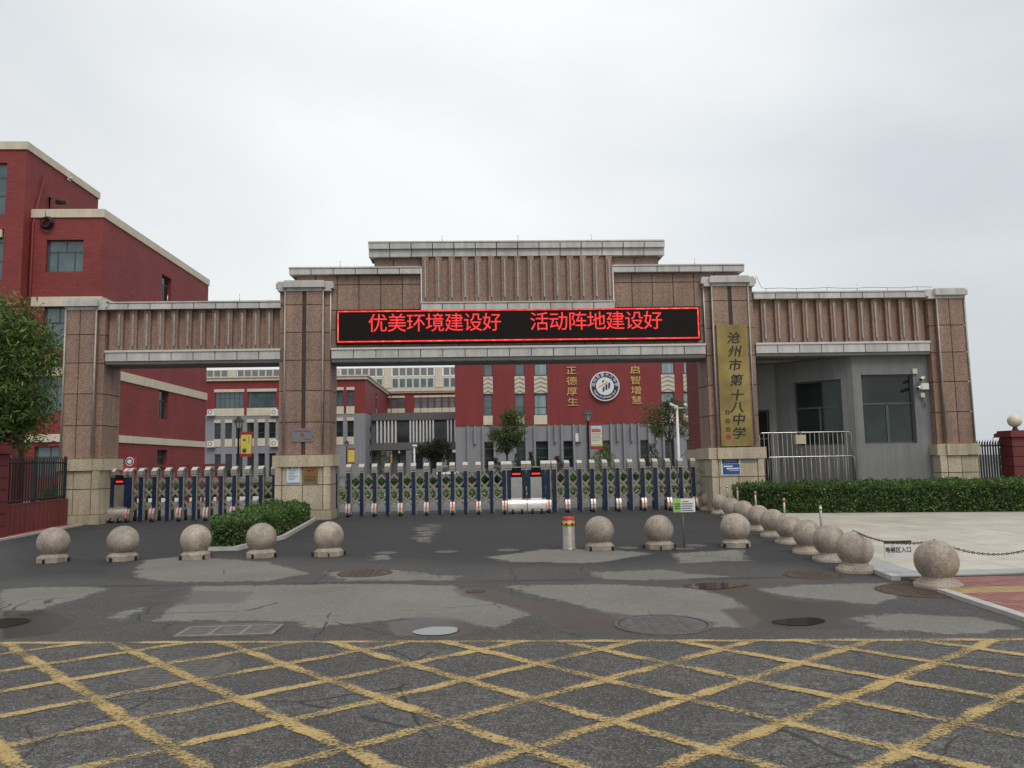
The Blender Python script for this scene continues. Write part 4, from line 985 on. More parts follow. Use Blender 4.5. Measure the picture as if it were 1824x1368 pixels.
# --- left red brick building
rb=T('brick_building','dark red brick school building with cream bands left of the gateway','building',(-22.,44.,0))
XU,YU,XW,YW=-23.4,40.0,-19.7,40.7
ZB=[(3.05,3.45),(6.45,6.95),(10.1,10.6),(14.85,15.3)]
def yz(px,py,Y): a=atY(px,py,Y); return a[0],a[2]
# wing: front face
def hole_px(x0,px0,px1,py0,py1,Y):
    a=atY(px0,(py0+py1)/2,Y); b=atY(px1,(py0+py1)/2,Y); t_=atY((px0+px1)/2,py0,Y); s=atY((px0+px1)/2,py1,Y); return (a[0]-x0,b[0]-x0,s[2],t_[2])
hf=[hole_px(XU,82,148,427,484,YW),hole_px(XU,76,128,547,622,YW),hole_px(XU,60,112,660,735,YW),hole_px(XU,60,112,795,850,YW)]
wl,P,d,nn=wallgrid(rb,(XU,YW),(XW,YW),0,15.3,.4,hf,'red_brick')
for h in hf:
    zm=h[2]+(h[3]-h[2])*.64; u3=(h[1]-h[0])
    win(rb,P,d,nn,h,.18,glass='teal_glass',bars=[(h[0],h[1],zm-.04,zm+.04),(h[0]+u3*.5-.03,h[0]+u3*.5+.03,zm,h[3]),(h[0]+u3*.27-.03,h[0]+u3*.27+.03,h[2],zm),(h[0]+u3*.73-.03,h[0]+u3*.73+.03,h[2],zm)])
YE=56.6
def side_hole(px0,px1,py0,py1,X):
    a=atX(px0,(py0+py1)/2,X)[1]; b=atX(px1,(py0+py1)/2,X)[1]; t_=atX((px0+px1)/2,py0,X)[2]; s=atX((px0+px1)/2,py1,X)[2]; return (a-YW,b-YW,s,t_)
hs=[side_hole(288,305,492,537,XW),side_hole(283,300,696,747,XW),side_hole(280,298,801,838,XW)]
hs=[(min(h[0],h[1]),max(h[0],h[1]),h[2],h[3]) for h in hs]
wl,P,d,nn=wallgrid(rb,(XW,YW+.4),(XW,YE),0,15.3,.4,[(h[0]-.4,h[1]-.4,h[2],h[3]) for h in hs],'red_brick')
for h in hs:
    h=(h[0]-.4,h[1]-.4,h[2],h[3]); zm=h[2]+(h[3]-h[2])*.66; win(rb,P,d,nn,h,.2,glass='glass',bars=[(h[0],h[1],zm-.04,zm+.04),((h[0]+h[1])/2-.03,(h[0]+h[1])/2+.03,h[2],zm)])
bx('rear_wall','red_brick',rb,XU,XW-.4,YE-.4,YE,0,15.3); bx('roof','cover_grey',rb,XU,XW-.2,YW+.2,YE-.2,14.9,15.0)
for z0,z1 in ZB:
    e=.07; MB().box(XU+.0,XW+e,YW-e,YW+.05,z0,z1).box(XW-.05,XW+e,YW+.05,YE+e,z0,z1).build('band','cream_paint',rb)
# taller block
ZT=18.7
hu=[hole_px(-40.,-60,11,290,382,YU),hole_px(-40.,-60,5,408,500,YU)]
wl,P,d,nn=wallgrid(rb,(-40.,YU),(XU,YU),0,ZT,.4,hu,'red_brick')
for h in hu: win(rb,P,d,nn,h,.15,bars=[(h[0],h[1],h[2]+1.,h[2]+1.08),(h[0],h[1],h[2]+2.,h[2]+2.07)])
bx('tower_side','red_brick',rb,XU-.4,XU,YU+.4,47.6,0,ZT); bx('tower_rear','red_brick',rb,-40,XU-.4,47.2,47.6,0,ZT); bx('tower_roof','cover_grey',rb,-40,XU-.2,YU+.2,47.4,18.2,18.3)
MB().box(-40,XU+.08,YU-.08,YU+.05,ZT-.42,ZT).box(XU-.05,XU+.08,YU+.05,47.68,ZT-.42,ZT).build('band','cream_paint',rb)
for z0,z1 in ((10.1,10.6),(13.6,14.0)): bx('band','cream_paint',rb,-40,XU-1.05,YU-.07,YU+.05,z0,z1)
MB().tube([(XU+.12,YW-.1,0),(XU+.12,YW-.1,14.5),(XU+.12,YU+1.6,17.5)],.07,8).build('downpipe','red_paint',rb)
cx_,_,cz_=atY(83,397,YW-.15); m=MB()
for k in range(5): m.tube([(cx_+(.34-.02*k)*math.cos(a),YW-.12-.04*k,cz_+(.34-.02*k)*math.sin(a)) for a in np.linspace(0,2*math.pi,22)],.035,5,cap=False)
m.tube([(cx_-.1,YW-.1,cz_+.35),(cx_-.15,YW-.05,cz_+.9),(cx_+.1,YW-.05,cz_+.75)],.015,4)
o=m.build('cable_coil','rubber'); props(o,'coil of black cable hung on the cream band of the brick building','cable')
bxx,_,bz=atY(76,362,YU+2.); m=MB().tube([(XU+.05,YU+2.2,bz-1.1),(XU+.05,YU+2.2,bz+.4),(XU+.7,YU+2.2,bz+.15)],.06,6); m.box(XU+.4,XU+.95,YU+2.1,YU+2.3,bz+.02,bz+.18)
o=m.build('flood_light','black_iron'); props(o,'black flood light on an angled bracket high on the brick tower wall','lamp')
bxx,by_,bz=atX(121,319,XU); o=MB().box(XU,XU+.12,by_-.1,by_+.1,bz-.1,bz+.06).tube([(XU+.1,by_,bz),(XU+.35,by_-.25,bz-.03)],.07,8).build('wall_camera','camera_white'); props(o,'small white camera under the parapet of the brick tower','security camera')
# --- red gymnasium-like main building
YM=70.
mbd=T('main_building','red and grey school hall with round emblem and gold mottoes behind the gates','building',(8.,YM+4,0))
xm=atY(811,750,YM)[0]; xM=atY(1335,750,YM)[0]; zg=atY(1000,756.5,YM)[2]; ZM=14.3; zf=.7
cols=[(861.6,877),(917,934),(951.8,974),(1178,1200.5),(1217.5,1229)]
H=[]; 
for a,b in cols:
    H.append(hole_px(xm,a,b,612,669.5-(a-861)*.012,YM)); H.append(hole_px(xm,a,b,703-(a-861)*.012,740-(a-861)*.012,YM))
gl=[(863,880),(920,936),(954,977),(1004,1021),(1072,1087.5),(1139,1155),(1183,1201),(1224,1240)]
HG=[hole_px(xm,a,b,787-(a-861)*.012,834.-(a-861)*.012,YM) for a,b in gl]
wr,P,d,nn=wallgrid(mbd,(xm,YM),(xM,YM),zg,ZM,.4,H,'red_paint')
for i,h in enumerate(H):
    win(mbd,P,d,nn,h,.12,glass='curtain_glass' if i//2>=2 else 'teal_glass',bars=[(h[0],h[1],h[2]+(h[3]-h[2])*.35,h[2]+(h[3]-h[2])*.35+.06)])
wg,P,d,nn=wallgrid(mbd,(xm,YM+.05),(xM,YM+.05),zf,zg,.4,HG,'grey_paint','lower_wall')
for h in HG: win(mbd,P,d,nn,h,.2,glass='glass',bars=[(h[0],h[1],h[2]+(h[3]-h[2])*k,h[2]+(h[3]-h[2])*k+.07) for k in (.37,.72)])
bx('podium','dark_grey_paint',mbd,xm-.1,xM,YM-.15,YM+.4,-.1,zf)
bx('side_wall','red_paint',mbd,xm,xm+.4,YM+.45,YM+22,zg,ZM); bx('side_wall','grey_paint',mbd,xm,xm+.4,YM+.45,YM+22,0,zg); bx('rear_wall','red_paint',mbd,xm,xM,YM+21.6,YM+22,0,ZM); bx('end_wall','red_paint',mbd,xM-.4,xM,YM+.45,YM+21.6,0,ZM); bx('roof','cover_grey',mbd,xm,xM,YM+.4,YM+22,ZM-.4,ZM-.3)
MB().box(xm-.1,xM+.1,YM-.1,YM+.4,ZM,ZM+.4).build('parapet','cream_paint',mbd)
for a,b in cols:      # cream spandrels: chevron relief and plain
    h1=hole_px(xm,a-.5,b+.5,671-(a-861)*.012,701.5-(a-861)*.012,YM); x0,x1=xm+h1[0],xm+h1[1]
    s=bx('spandrel','cream_paint',mbd,x0,x1,YM-.06,YM+.0,h1[2],h1[3]); n=4; hz=(h1[3]-h1[2])/n; xc=(x0+x1)/2
    for k in range(n):
        zb_=h1[2]+k*hz+.04; MB().xprism([(x0+.03,zb_),(xc,zb_+hz*.55),(x1-.03,zb_),(x1-.03,zb_+hz*.2),(xc,zb_+hz*.75),(x0+.03,zb_+hz*.2)],YM-.12,YM-.058).build('chevron','kerb_tile',s)
    h1=hole_px(xm,a-.5,b+.5,740.5-(a-861)*.012,757-(a-861)*.012,YM); bx('sill_panel','cream_paint',mbd,xm+h1[0],xm+h1[1],YM-.06,YM,h1[2],h1[3])
for px in (834,860.5,881,937.5,952.5,978,1001,1022.5,1048,1070.5,1089,1112,1138,1156.5,1182,1202): 
    x_=atY(px,795,YM)[0]; piece('fin','grey_paint',mbd,x_-.09,x_+.09,YM-.2,YM+.05,zf,zg)
for px in (846,989,1033,1100,1125,1169): x_=atY(px,775,YM)[0]; piece('fin','grey_paint',mbd,x_-.1,x_+.1,YM-.22,YM+.05,zg-1.6,zg)
x_,_,z_=atY(1027,779,YM); bx('speaker','camera_white',mbd,x_-.14,x_+.14,YM-.3,YM+.04,z_-.4,z_+.35)
# emblem
ex,_,ez=atY(1076.5,688.5,YM); er=26.5*YM/1380; em=T('school_emblem','round navy and white school emblem on the red wall','emblem',(ex,YM,ez-er))
def disc(name,mat,r,y0,y1,par): m=MB(); m.xprism([(ex+r*math.cos(a),ez+r*math.sin(a)) for a in np.linspace(0,2*math.pi,49)[:-1]],y0,y1); return m.build(name,mat,par)
disc('rim','white_paint',er,YM-.30,YM-.001,em); disc('ring','navy',er*.92,YM-.32,YM-.301,em); disc('centre','white_paint',er*.61,YM-.34,YM-.321,em)
os=[]
for i,ch in enumerate('沧州市第十八中学'):
    a=math.radians(172-164*i/7); r=er*.765; os.append(text(ch,er*.27,'white_paint','c',em,(ex+r*math.cos(a),YM-.33,ez+r*math.sin(a)),.006,.004,rot=Matrix.Rotation(math.pi/2,4,'X')@Matrix.Rotation(a-math.pi/2,4,'Z')))
s='Cangzhou No.18 Middle School'
for i,ch in enumerate(s):
    if ch==' ': continue
    a=math.radians(204+132*i/(len(s)-1)); r=er*.765; os.append(text(ch,er*.19,'white_paint','c',em,(ex+r*math.cos(a),YM-.33,ez+r*math.sin(a)),.006,.002,rot=Matrix.Rotation(math.pi/2,4,'X')@Matrix.Rotation(a+math.pi/2,4,'Z')))
join_meshes('lettering',os,em)
k=er/300.
def q(pts,mat,name): MB().xprism([(ex+(x-870)*k,ez-(y-548)*k) for x,y in pts],YM-.36,YM-.341).build(name,mat,em)
q([(815,445),(855,410),(855,450),(812,478)][::-1],'navy','mark'); q([(750,545),(930,445),(930,475),(750,572)][::-1],'gold','mark')
q([(825,575),(862,545),(855,645),(818,672)][::-1],'navy','mark'); q([(880,520),(920,500),(915,615),(880,640)][::-1],'navy','mark'); q([(938,490),(980,465),(972,580),(935,605)][::-1],'navy','mark')
for s,px,pys,cat in (('正德厚生',(1017.5,1018,1019,1020),(661,680,698.5,717),'left'),('启智增慧',(1131,1132,1133,1133.5),(660,678.5,696.5,714),'right')):
    t=T('motto_lettering','four gold Chinese characters in a column %s the round emblem'%('ending in 生 beside' if cat=='left' else 'starting with 启 beside'),'lettering',(atY(px[3],pys[3]+9,YM)[0],YM,atY(px[3],pys[3]+9,YM)[2]))
    for ch,a,b in zip(s,px,pys):
        x_,_,z_=atY(a,b,YM); text(ch,.80,'gold','character',t,(x_,YM-.05,z_),.045,.004,sx=1.3)
# --- grey and red classroom wing
YC=92.
cw=T('classroom_wing','grey and red classroom wing with cream window surrounds beyond the side gate','building',(-20.,YC,0))
xc0=atY(335,700,YC)[0]; xc1=atY(651,700,YC)[0]; zc_=lambda px,py:atY(px,py,YC)[2]
zr0=zc_(500,738.5); zr1=zc_(500,677.5); zr2=zc_(500,670)
def hp(a,b,c,e): sft=-(( (a+b)/2)-440)*.018; return hole_px(xc0,a,b,c+sft,e+sft,YC)
HR=[hp(383,433.6,698,727),hp(441.5,491.5,698,727),hp(510,560,698,727),hp(599,611,698,727),hp(618.5,630,698,727)]
HW=[];LT=[]
for a,b in [(382,393),(401,413),(420,432),(440,452),(459.6,471.7),(479,491),(500,512),(520,532),(540,552),(560,572),(599,611),(618.5,630)]:
    HW.append(hp(a,b,753,781)); 
    if a<590: HW.append(hp(a,b,808,850))
    for c,e in ((747,752.5),(781.5,795)): LT.append(hp(a-.5,b+.5,c,e))
for h in HR: LT+= [(h[0]-.1,h[1]+.1,h[3],h[3]+.35),(h[0]-.1,h[1]+.1,h[2]-.9,h[2])]
wr,P,d,nn=wallgrid(cw,(xc0,YC),(xc1,YC),zr0,zr1,.4,HR,'red_paint')
for h in HR:
    w_=h[1]-h[0]; b_=[(h[0],h[1],h[2]+(h[3]-h[2])*.62,h[2]+(h[3]-h[2])*.62+.06)]
    if w_>2: b_+=[(h[0]+w_*k-.04,h[0]+w_*k+.04,h[2],h[3]) for k in (.17,.33,.5,.67,.84)]
    win(cw,P,d,nn,h,.15,bars=b_)
wg,P,d,nn=wallgrid(cw,(xc0,YC),(xc1,YC),0,zr0,.4,HW,'grey_paint','lower_wall')
for h in HW: win(cw,P,d,nn,h,.15,glass='glass',bars=[(h[0],h[1],h[2]+(h[3]-h[2])*.35,h[2]+(h[3]-h[2])*.35+.06)])
for h in LT: bx('window_surround','cream_paint',cw,xc0+h[0],xc0+h[1],YC-.06,YC-.002,h[2],h[3])
YD=114.
sw=MB().box(xc1-.4,xc1,YC+.4,YD,zr0,zr1).build('side_wall','red_paint',cw); bx('side_wall','grey_paint',cw,xc1-.4,xc1,YC+.4,YD,0,zr0)
bx('side_window','glass',cw,xc1-.01,xc1+.03,YC+9,YC+10,zr0+.5,zr0+3.2)
MB().box(xc0,xc1+.25,YC-.25,YC+.4,zr1,zr2-.15).box(xc1-.4,xc1+.25,YC+.4,YD,zr1,zr2-.15).box(xc0,xc1+.4,YC-.4,YC+.4,zr2-.15,zr2).box(xc1-.4,xc1+.4,YC+.4,YD,zr2-.15,zr2).build('cornice','cream_paint',cw)
bx('roof','cover_grey',cw,xc0,xc1-.4,YC+.4,YD,zr1-.2,zr1)
for Y_ in (YC+4.,YC+7.5):
    for i in range(4): strokes('black_ink','character',cw,(xc1+.02,Y_,zc_(657,762)-i*1.5),.85,.03,'Y')
def aircon(x,y,z,label):
    t=T('air_conditioner',label,'air conditioner',(x,y,z),'air conditioners on the classroom wing'); bx('case','white_paint',t,x-.4,x+.4,y-.35,y,z+.12,z+.75); MB().lathe([(.0,0),(.22,0)],(0,0,0),16)
    m=MB(); ring(m,x-.08,z+.43,.17,.24,y-.36); m.build('fan_grille','cover_grey',t); bx('shelf','cream_paint',t,x-.5,x+.5,y-.45,y+.0,z,z+.11)
for i,(px,py) in enumerate(((376.5,741),(376.5,797),(489.5,741),(489.5,796))):
    x_,_,z_=atY(px,py,YC-.1); aircon(x_,YC-.01,z_,('upper white air conditioner beside the brick building on the classroom wing','lower white air conditioner beside the brick building on the classroom wing','upper white air conditioner beside the gate pillar on the classroom wing','lower white air conditioner beside the gate pillar on the classroom wing')[i])
# --- red cross block, far cream block, bridge, rear wall
cb=T('cross_block','red block with a row of cream framed windows behind the link bridge','building',(-8.,YD,0))
x0=xc1; x1=atY(850,710,YD)[0]; z0=atY(750,740,YD)[2]; z1=atY(750,697.,YD)[2]
cs=[(689.6,694.8),(698.6,707.7),(710.2,720.2),(738.3,748),(751,761),(763.2,773),(775.2,785.4),(788.4,798.3),(800.8,810)]
HB=[]
for a,b in cs:
    u0_=atY(a,715,YD)[0]-x0; u1_=atY(b,715,YD)[0]-x0; s_=-(a-750)*.018; HB.append((u0_,u1_,atY(a,727+s_,YD)[2],atY(a,708+s_,YD)[2]))
wr,P,d,nn=wallgrid(cb,(x0,YD),(x1,YD),z0-1.5,z1,.4,HB,'red_paint')
for h in HB:
    win(cb,P,d,nn,h,.12,bars=[(h[0],h[1],h[2]+.9,h[2]+.97)]); bx('window_surround','cream_paint',cb,x0+h[0]-.08,x0+h[1]+.08,YD-.06,YD-.002,h[3],h[3]+.3); bx('window_surround','cream_paint',cb,x0+h[0]-.08,x0+h[1]+.08,YD-.06,YD-.002,h[2]-.75,h[2])
MB().box(x0,x1,YD-.4,YD+.4,z1,z1+.2).box(x0,x1,YD-.25,YD+.4,z1-.25,z1).build('cornice','cream_paint',cb); bx('lower_wall','grey_paint',cb,x0,x1,YD,YD+.4,0,z0-1.5); bx('roof','cover_grey',cb,x0,x1,YD+.4,YD+14,z1-.3,z1-.2)
h_=[(1.+k*2.6,2.5+k*2.6,.9,3.1) for k in range(6)]
for h in h_: bx('lower_window','glass',cb,x0+h[0],x0+h[1],YD-.05,YD-.001,h[2],h[3]); bx('window_surround','cream_paint',cb,x0+h[0],x0+h[1],YD-.06,YD-.001,h[3]+.05,h[3]+.9)
YF_=150.
fb=T('far_block','tall cream block with rows of framed windows far behind','building',(-20.,YF_,0))
x0=atY(325,660,YF_)[0]; x1=atY(840,660,YF_)[0]; zt=atY(700,655.5,YF_)[2]; zA=atY(700,669,YF_)[2]; zB_=atY(700,674,YF_)[2]; zC=atY(700,691,YF_)[2]
bx('wall','cream_paint',fb,x0,x1,YF_,YF_+10,0,zt-1.6)
k=0; xw=x0+.6
while xw<x1-1.5:
    grp=k%7
    if grp<6:
        bx('panel','plaque_grey',fb,xw,xw+1.1,YF_-.05,YF_+.3,zA,zt-.05) ; f_=bx('window','white_frame',fb,xw-.05,xw+1.15,YF_-.04,YF_-.001,zC,zB_); bx('pane','teal_glass',f_,xw+.05,xw+1.05,YF_-.06,YF_-.041,zC+.1,zB_-.1)
        bx('post','cream_paint',fb,xw+1.12,xw+1.27,YF_-.1,YF_+.1,zt-1.6,zt); xw+=1.36
    else: bx('pier','cream_paint',fb,xw,xw+1.5,YF_-.12,YF_+.3,zC,zt); xw+=1.7
    k+=1
bx('rail','cream_paint',fb,x0,x1,YF_-.08,YF_+.2,zt-.08,zt+.05)
YBr=97.
br=T('link_bridge','dark grey link bridge with white fins between the classroom wing and the hall','bridge',(-8.,YBr,3.))
x0=xc1+.02; x1=atY(830,770,YBr)[0]; zz_=lambda py:atY(740,py,YBr)[2]
bx('upper_band','dark_grey_paint',br,x0,x1,YBr-.2,YBr+5,zz_(748),zz_(735)); bx('lower_band','dark_grey_paint',br,x0,x1,YBr-.2,YBr+5,zz_(801),zz_(788)); bx('infill','dark_grey_paint',br,x0,x1,YBr+.25,YBr+4.8,zz_(788)-.05,zz_(748)+.05)
for a,b in ((707,729.5),(774,796.5)):
    f_=bx('window','window_frame',br,atY(a,770,YBr)[0],atY(b,770,YBr)[0],YBr+.1,YBr+.24,zz_(788),zz_(752)); bx('pane','glass',f_,atY(a,770,YBr)[0]+.06,atY(b,770,YBr)[0]-.06,YBr+.07,YBr+.099,zz_(788)+.06,zz_(752)-.06)
for zx in (495,525,555,583,612,640,755,780,805,833,858,884,910,935,1050,1076,1107):
    x_=atY(560+zx/4.414,770,YBr)[0]; piece('fin','white_paint',br,x_-.09,x_+.09,YBr-.12,YBr+.24,zz_(788)+.01,zz_(748)-.01)
for px in (671,702,716,800): x_=atY(px,820,YBr)[0]; bx('column','dark_grey_paint',br,x_-.35,x_+.35,YBr+1,YBr+1.7,0,zz_(801))
# ------------------------------------------------------------------ vegetation
def hedge(name,label,poly,z0,h,n,size,seed):
    t=T(name,label,'hedge',(sum(p[0] for p in poly)/len(poly),sum(p[1] for p in poly)/len(poly),z0)); o=ORI[t]
    cx=o[0]; cy=o[1]; inner=[(cx+(x-cx)*.97-(.06 if x>cx else -.06),cy+(y-cy)*.93) for x,y in poly]; ar=sum(inner[i][0]*inner[(i+1)%len(inner)][1]-inner[(i+1)%len(inner)][0]*inner[i][1] for i in range(len(inner)))
    if ar<0: inner=inner[::-1]
    MB().prism(inner,z0,z0+h-.12).build('filler_box','hedge_core',t)  # solid dark box added inside to block light through the leaves
    xs=[p[0] for p in poly]; ys=[p[1] for p in poly]; pts=[]
    per=[math.dist(poly[i],poly[(i+1)%len(poly)]) for i in range(len(poly))]; tp=lambda X,Y:h+.05*np.sin(X*3.1+1)*np.cos(Y*2.7)+.035*np.sin(X*9)+.03*np.cos(Y*11+X*4)
    for i,L_ in enumerate(per):
        m_=int(n*.5*L_/sum(per)); u=rng.random(m_); A_=np.array(poly[i]); B_=np.array(poly[(i+1)%len(poly)]); Q=A_+(B_-A_)*u[:,None]; C_=np.array([cx,cy]); dd=C_-Q; Q=Q+dd/np.linalg.norm(dd,axis=1)[:,None]*rng.exponential(.05,m_)[:,None]
        pts+=list(np.stack([Q[:,0],Q[:,1],z0+rng.random(m_)*tp(Q[:,0],Q[:,1])],1))
    while len(pts)<n:
        X=rng.uniform(min(xs)-.05,max(xs)+.05,n); Y=rng.uniform(min(ys)-.05,max(ys)+.05,n); ok=pip(X,Y,poly)>-.04
        pts+=list(np.stack([X,Y,z0+tp(X,Y)-rng.exponential(.05,n)],1)[ok])
    P=np.array(pts[:n]); P+=rng.normal(scale=.025,size=P.shape); P[:,2]=np.maximum(P[:,2],z0+.03)
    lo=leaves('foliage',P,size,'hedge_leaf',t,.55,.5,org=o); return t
hedge('clipped_hedge','long clipped green hedge between the plaza and the guardhouse',[(7.45,22.2),(8.4,21.35),(17.5,19.4),(17.5,22.6),(8.2,23.2),(7.5,23.0)],.04,.78,52000,.062,1)
hedge('clipped_hedge','wedge of clipped green hedge between the two driveways before the gate pillar',[(-5.25,15.6),(-4.85,15.55),(-4.55,17.6),(-5.05,23.3),(-6.2,23.3),(-5.75,17.3)],.03,.50,26000,.058,2)
k=[(-5.27,15.42),(-4.78,15.4),(-4.42,17.6),(-4.92,23.4)]
m=MB()
for a,b in zip(k[:-1],k[1:]): m.prism([(a[0],a[1]),(a[0]+.09,a[1]-.02),(b[0]+.09,b[1]-.0),(b[0],b[1])],-.05,.08)
m.build('kerb','kerb_stone',kind='structure')
MB().prism([(-5.2,15.45),(-4.78,15.45),(-4.44,17.6),(-4.94,23.4),(-6.25,23.4),(-5.8,17.3)],-.05,.03).build('planting_bed','soil',kind='structure')
def tree(label,x,y,h,tr,lobes,nl,size,mat,group=None,z0=0.,aspect=.35,sig=.33,droop=.3,name='leafy_tree'):
    t=T(name,label,'tree',(x,y,z0),group); o=ORI[t]; m=MB()
    th=lobes[0][2]*.5 if False else min(l[2] for l in lobes)
    fork=(x,y,z0+max(.6,th-.6)); m.tube([(x,y,z0-.05),(x+.03,y,z0+(fork[2]-z0)*.5),fork],[tr,tr*.8,tr*.65],8)
    P=[]
    tot=sum(l[3]**2 for l in lobes)
    for lx,ly,lz,r in lobes:
        c=np.array([x+lx,y+ly,z0+lz]); mid=(Vector(fork)+Vector(c))/2+Vector((random.uniform(-.1,.1),random.uniform(-.1,.1),.15))
        m.tube([fork,mid,tuple(c)],[tr*.5,tr*.3,tr*.1],5)
        for k in range(4):
            e=c+rng.normal(size=3)*r*.6; m.tube([tuple(mid),tuple((np.array(mid)+e)/2+rng.normal(size=3)*.06),tuple(e)],[tr*.25,tr*.15,tr*.05],4)
        n=int(nl*r*r/tot); nc=max(6,n//45); cc=rng.normal(size=(nc,3)); cc/=np.linalg.norm(cc,axis=1)[:,None]; cc=c+cc*r*(rng.random((nc,1))**.45)*np.array([1,1,.85])
        q_=cc[rng.integers(0,nc,n)]+rng.normal(size=(n,3))*r*sig*.55; P.append(q_)
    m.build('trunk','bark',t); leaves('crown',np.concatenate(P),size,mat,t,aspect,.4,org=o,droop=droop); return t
tree('large leafy locust tree behind the fence left of the gateway',-16.9,27.2,8,.2,[(0,0,5.6,1.8),(1.2,-.3,4.6,1.4),(1.5,.3,5.7,1.1),(.3,-.6,3.6,1.5),(-1.3,0,5.2,1.7),(1.6,-.2,3.5,1.0),(.6,0,6.7,1.1),(-.6,.3,7.0,1.0),(1.3,-.4,2.9,.8),(-1.2,-.4,3.4,1.3)],34000,.19,'locust_leaf',aspect=.22)
tx=atY(903,800,50.)[0]
tree('small rounded tree in the courtyard before the left half of the hall',tx,50.,5,.10,[(0,0,3.5,.95),(.6,0,4.3,.75),(-.6,0,3.3,.8),(.1,.2,4.6,.65),(.6,-.2,3.2,.7),(-.3,-.2,2.7,.6),(.2,0,2.6,.6)],9000,.13,'reddish_leaf')
tx=atY(1193,800,45.)[0]
tree('wispy young tree in the courtyard beside the white camera pole',tx,45.,5,.09,[(-.9,0,4.1,.8),(.5,0,4.4,.85),(-.2,.2,3.5,.7),(.9,0,3.4,.6),(-.7,-.2,3.2,.5),(.1,0,4.9,.5)],5200,.13,'reddish_leaf',sig=.42)
tx=atY(768,815,88.)[0]
tree('dark round tree under the link bridge',tx,88.,5,.12,[(0,0,2.6,1.2),(1.3,0,2.9,1.2),(-1.,0,2.9,1.),(.3,0,3.6,.9)],6000,.2,'dark_leaf')
ballp=None
for i in range(29):
    px=606+23.1*i; x=atY(px,880,35.6)[0]
    if ballp is None:
        ballp=T('ball_shrub','small round bright green shrub in the row along the courtyard bed','shrub',(x,35.6,0),'row of small round shrubs')
        v=rng.normal(size=(420,3)); v/=np.linalg.norm(v,axis=1)[:,None]; v=v*np.array([.25,.25,.22])*(.75+.3*rng.random((420,1)))+np.array([0,0,.24])
        leaves('foliage',v,.10,'ball_leaf',ballp,.4,.6); MB().tube([(x,35.6,-.05),(x,35.6,.2)],.03,5).build('stem','bark',ballp)
    else:
        c=copy_tree(ballp); c.location=(x,35.6+.04*math.sin(i*5),0); c.rotation_euler.z=i*1.3; s=.9+.2*random.random(); c.scale=(s,s,s)
def bed_hedge(label,x0,x1,y0,y1,h,mat,n):
    t=T('low_hedge',label,'hedge',((x0+x1)/2,y0,0)); bx('filler_box','soil',t,x0+.1,x1-.1,y0+.1,y1-.1,-.02,h-.12)  # solid filler box added inside the leaf shell
    P=np.stack([rng.uniform(x0,x1,n),rng.uniform(y0,y1,n),h+rng.normal(size=n)*.05],1); k=n//3; P[:k,1]=y0+rng.normal(size=k)*.05; P[:k,2]=rng.uniform(.05,h,k); leaves('foliage',P,.16,mat,t,.5,.4,org=ORI[t])
bed_hedge('low green hedge across the courtyard before the hall',-9,16,52,54.5,.75,'hedge_leaf',9000)
bed_hedge('low green hedge across the courtyard beyond the side gate',-22,-10.5,40,42,.7,'hedge_leaf',6000)
bx('courtyard_kerb','white_paint',None,-9.5,17,37.3,37.5,-.05,.14,kind='structure'); bx('courtyard_kerb','white_paint',None,-22,-10.5,38.5,38.7,-.05,.16,kind='structure'); bx('planting_bed','soil',None,-9.5,17,35.1,37.3,-.05,.04,kind='structure')
bx('courtyard_wall','cover_grey',None,-3,24,66.,66.3,0,.8,kind='structure')
def spiky(label,px,Y,h,w,n,mat):
    x=atY(px,830,Y)[0]; t=T('upright_shrub',label,'shrub',(x,Y,0)); m=MB()
    for k in range(5): a=random.random()*6; m.tube([(x,Y,0),(x+w*.4*math.cos(a),Y+w*.4*math.sin(a),h*.7)],[.03,.008],4)
    m.build('stem','bark',t); u=rng.random(n); a=rng.random(n)*6.283; r=w*np.sqrt(rng.random(n))*(.35+.65*np.sin(np.clip(u*1.15,0,1)*math.pi))
    leaves('foliage',np.stack([x+r*np.cos(a),Y+r*np.sin(a),.15+u*(h-.15)],1),.2,mat,t,.22,.0,org=ORI[t],droop=-1.2)
spiky('loose dark shrub by the classroom wing corner',681,60,2.6,1.,900,'dark_leaf'); spiky('tall loose green shrub under the nearer lamp post with the pale banner',1075,48,2.6,1.1,1300,'locust_leaf'); spiky('upright green shrub left of the wispy tree',1163,50,2.6,.7,800,'dark_leaf')
spiky('dark purple shrub left of the small rounded tree',880,52,1.9,.8,700,'purple_leaf'); spiky('dark purple shrub beside the farther right lamp post',993,52,1.9,.7,700,'purple_leaf'); spiky('narrow dark green conifer-like shrub before the hall windows',946,56,2.3,.35,500,'dark_leaf'); spiky('slim dark green shrub right of the small rounded tree',921,54,2.2,.5,500,'dark_leaf')
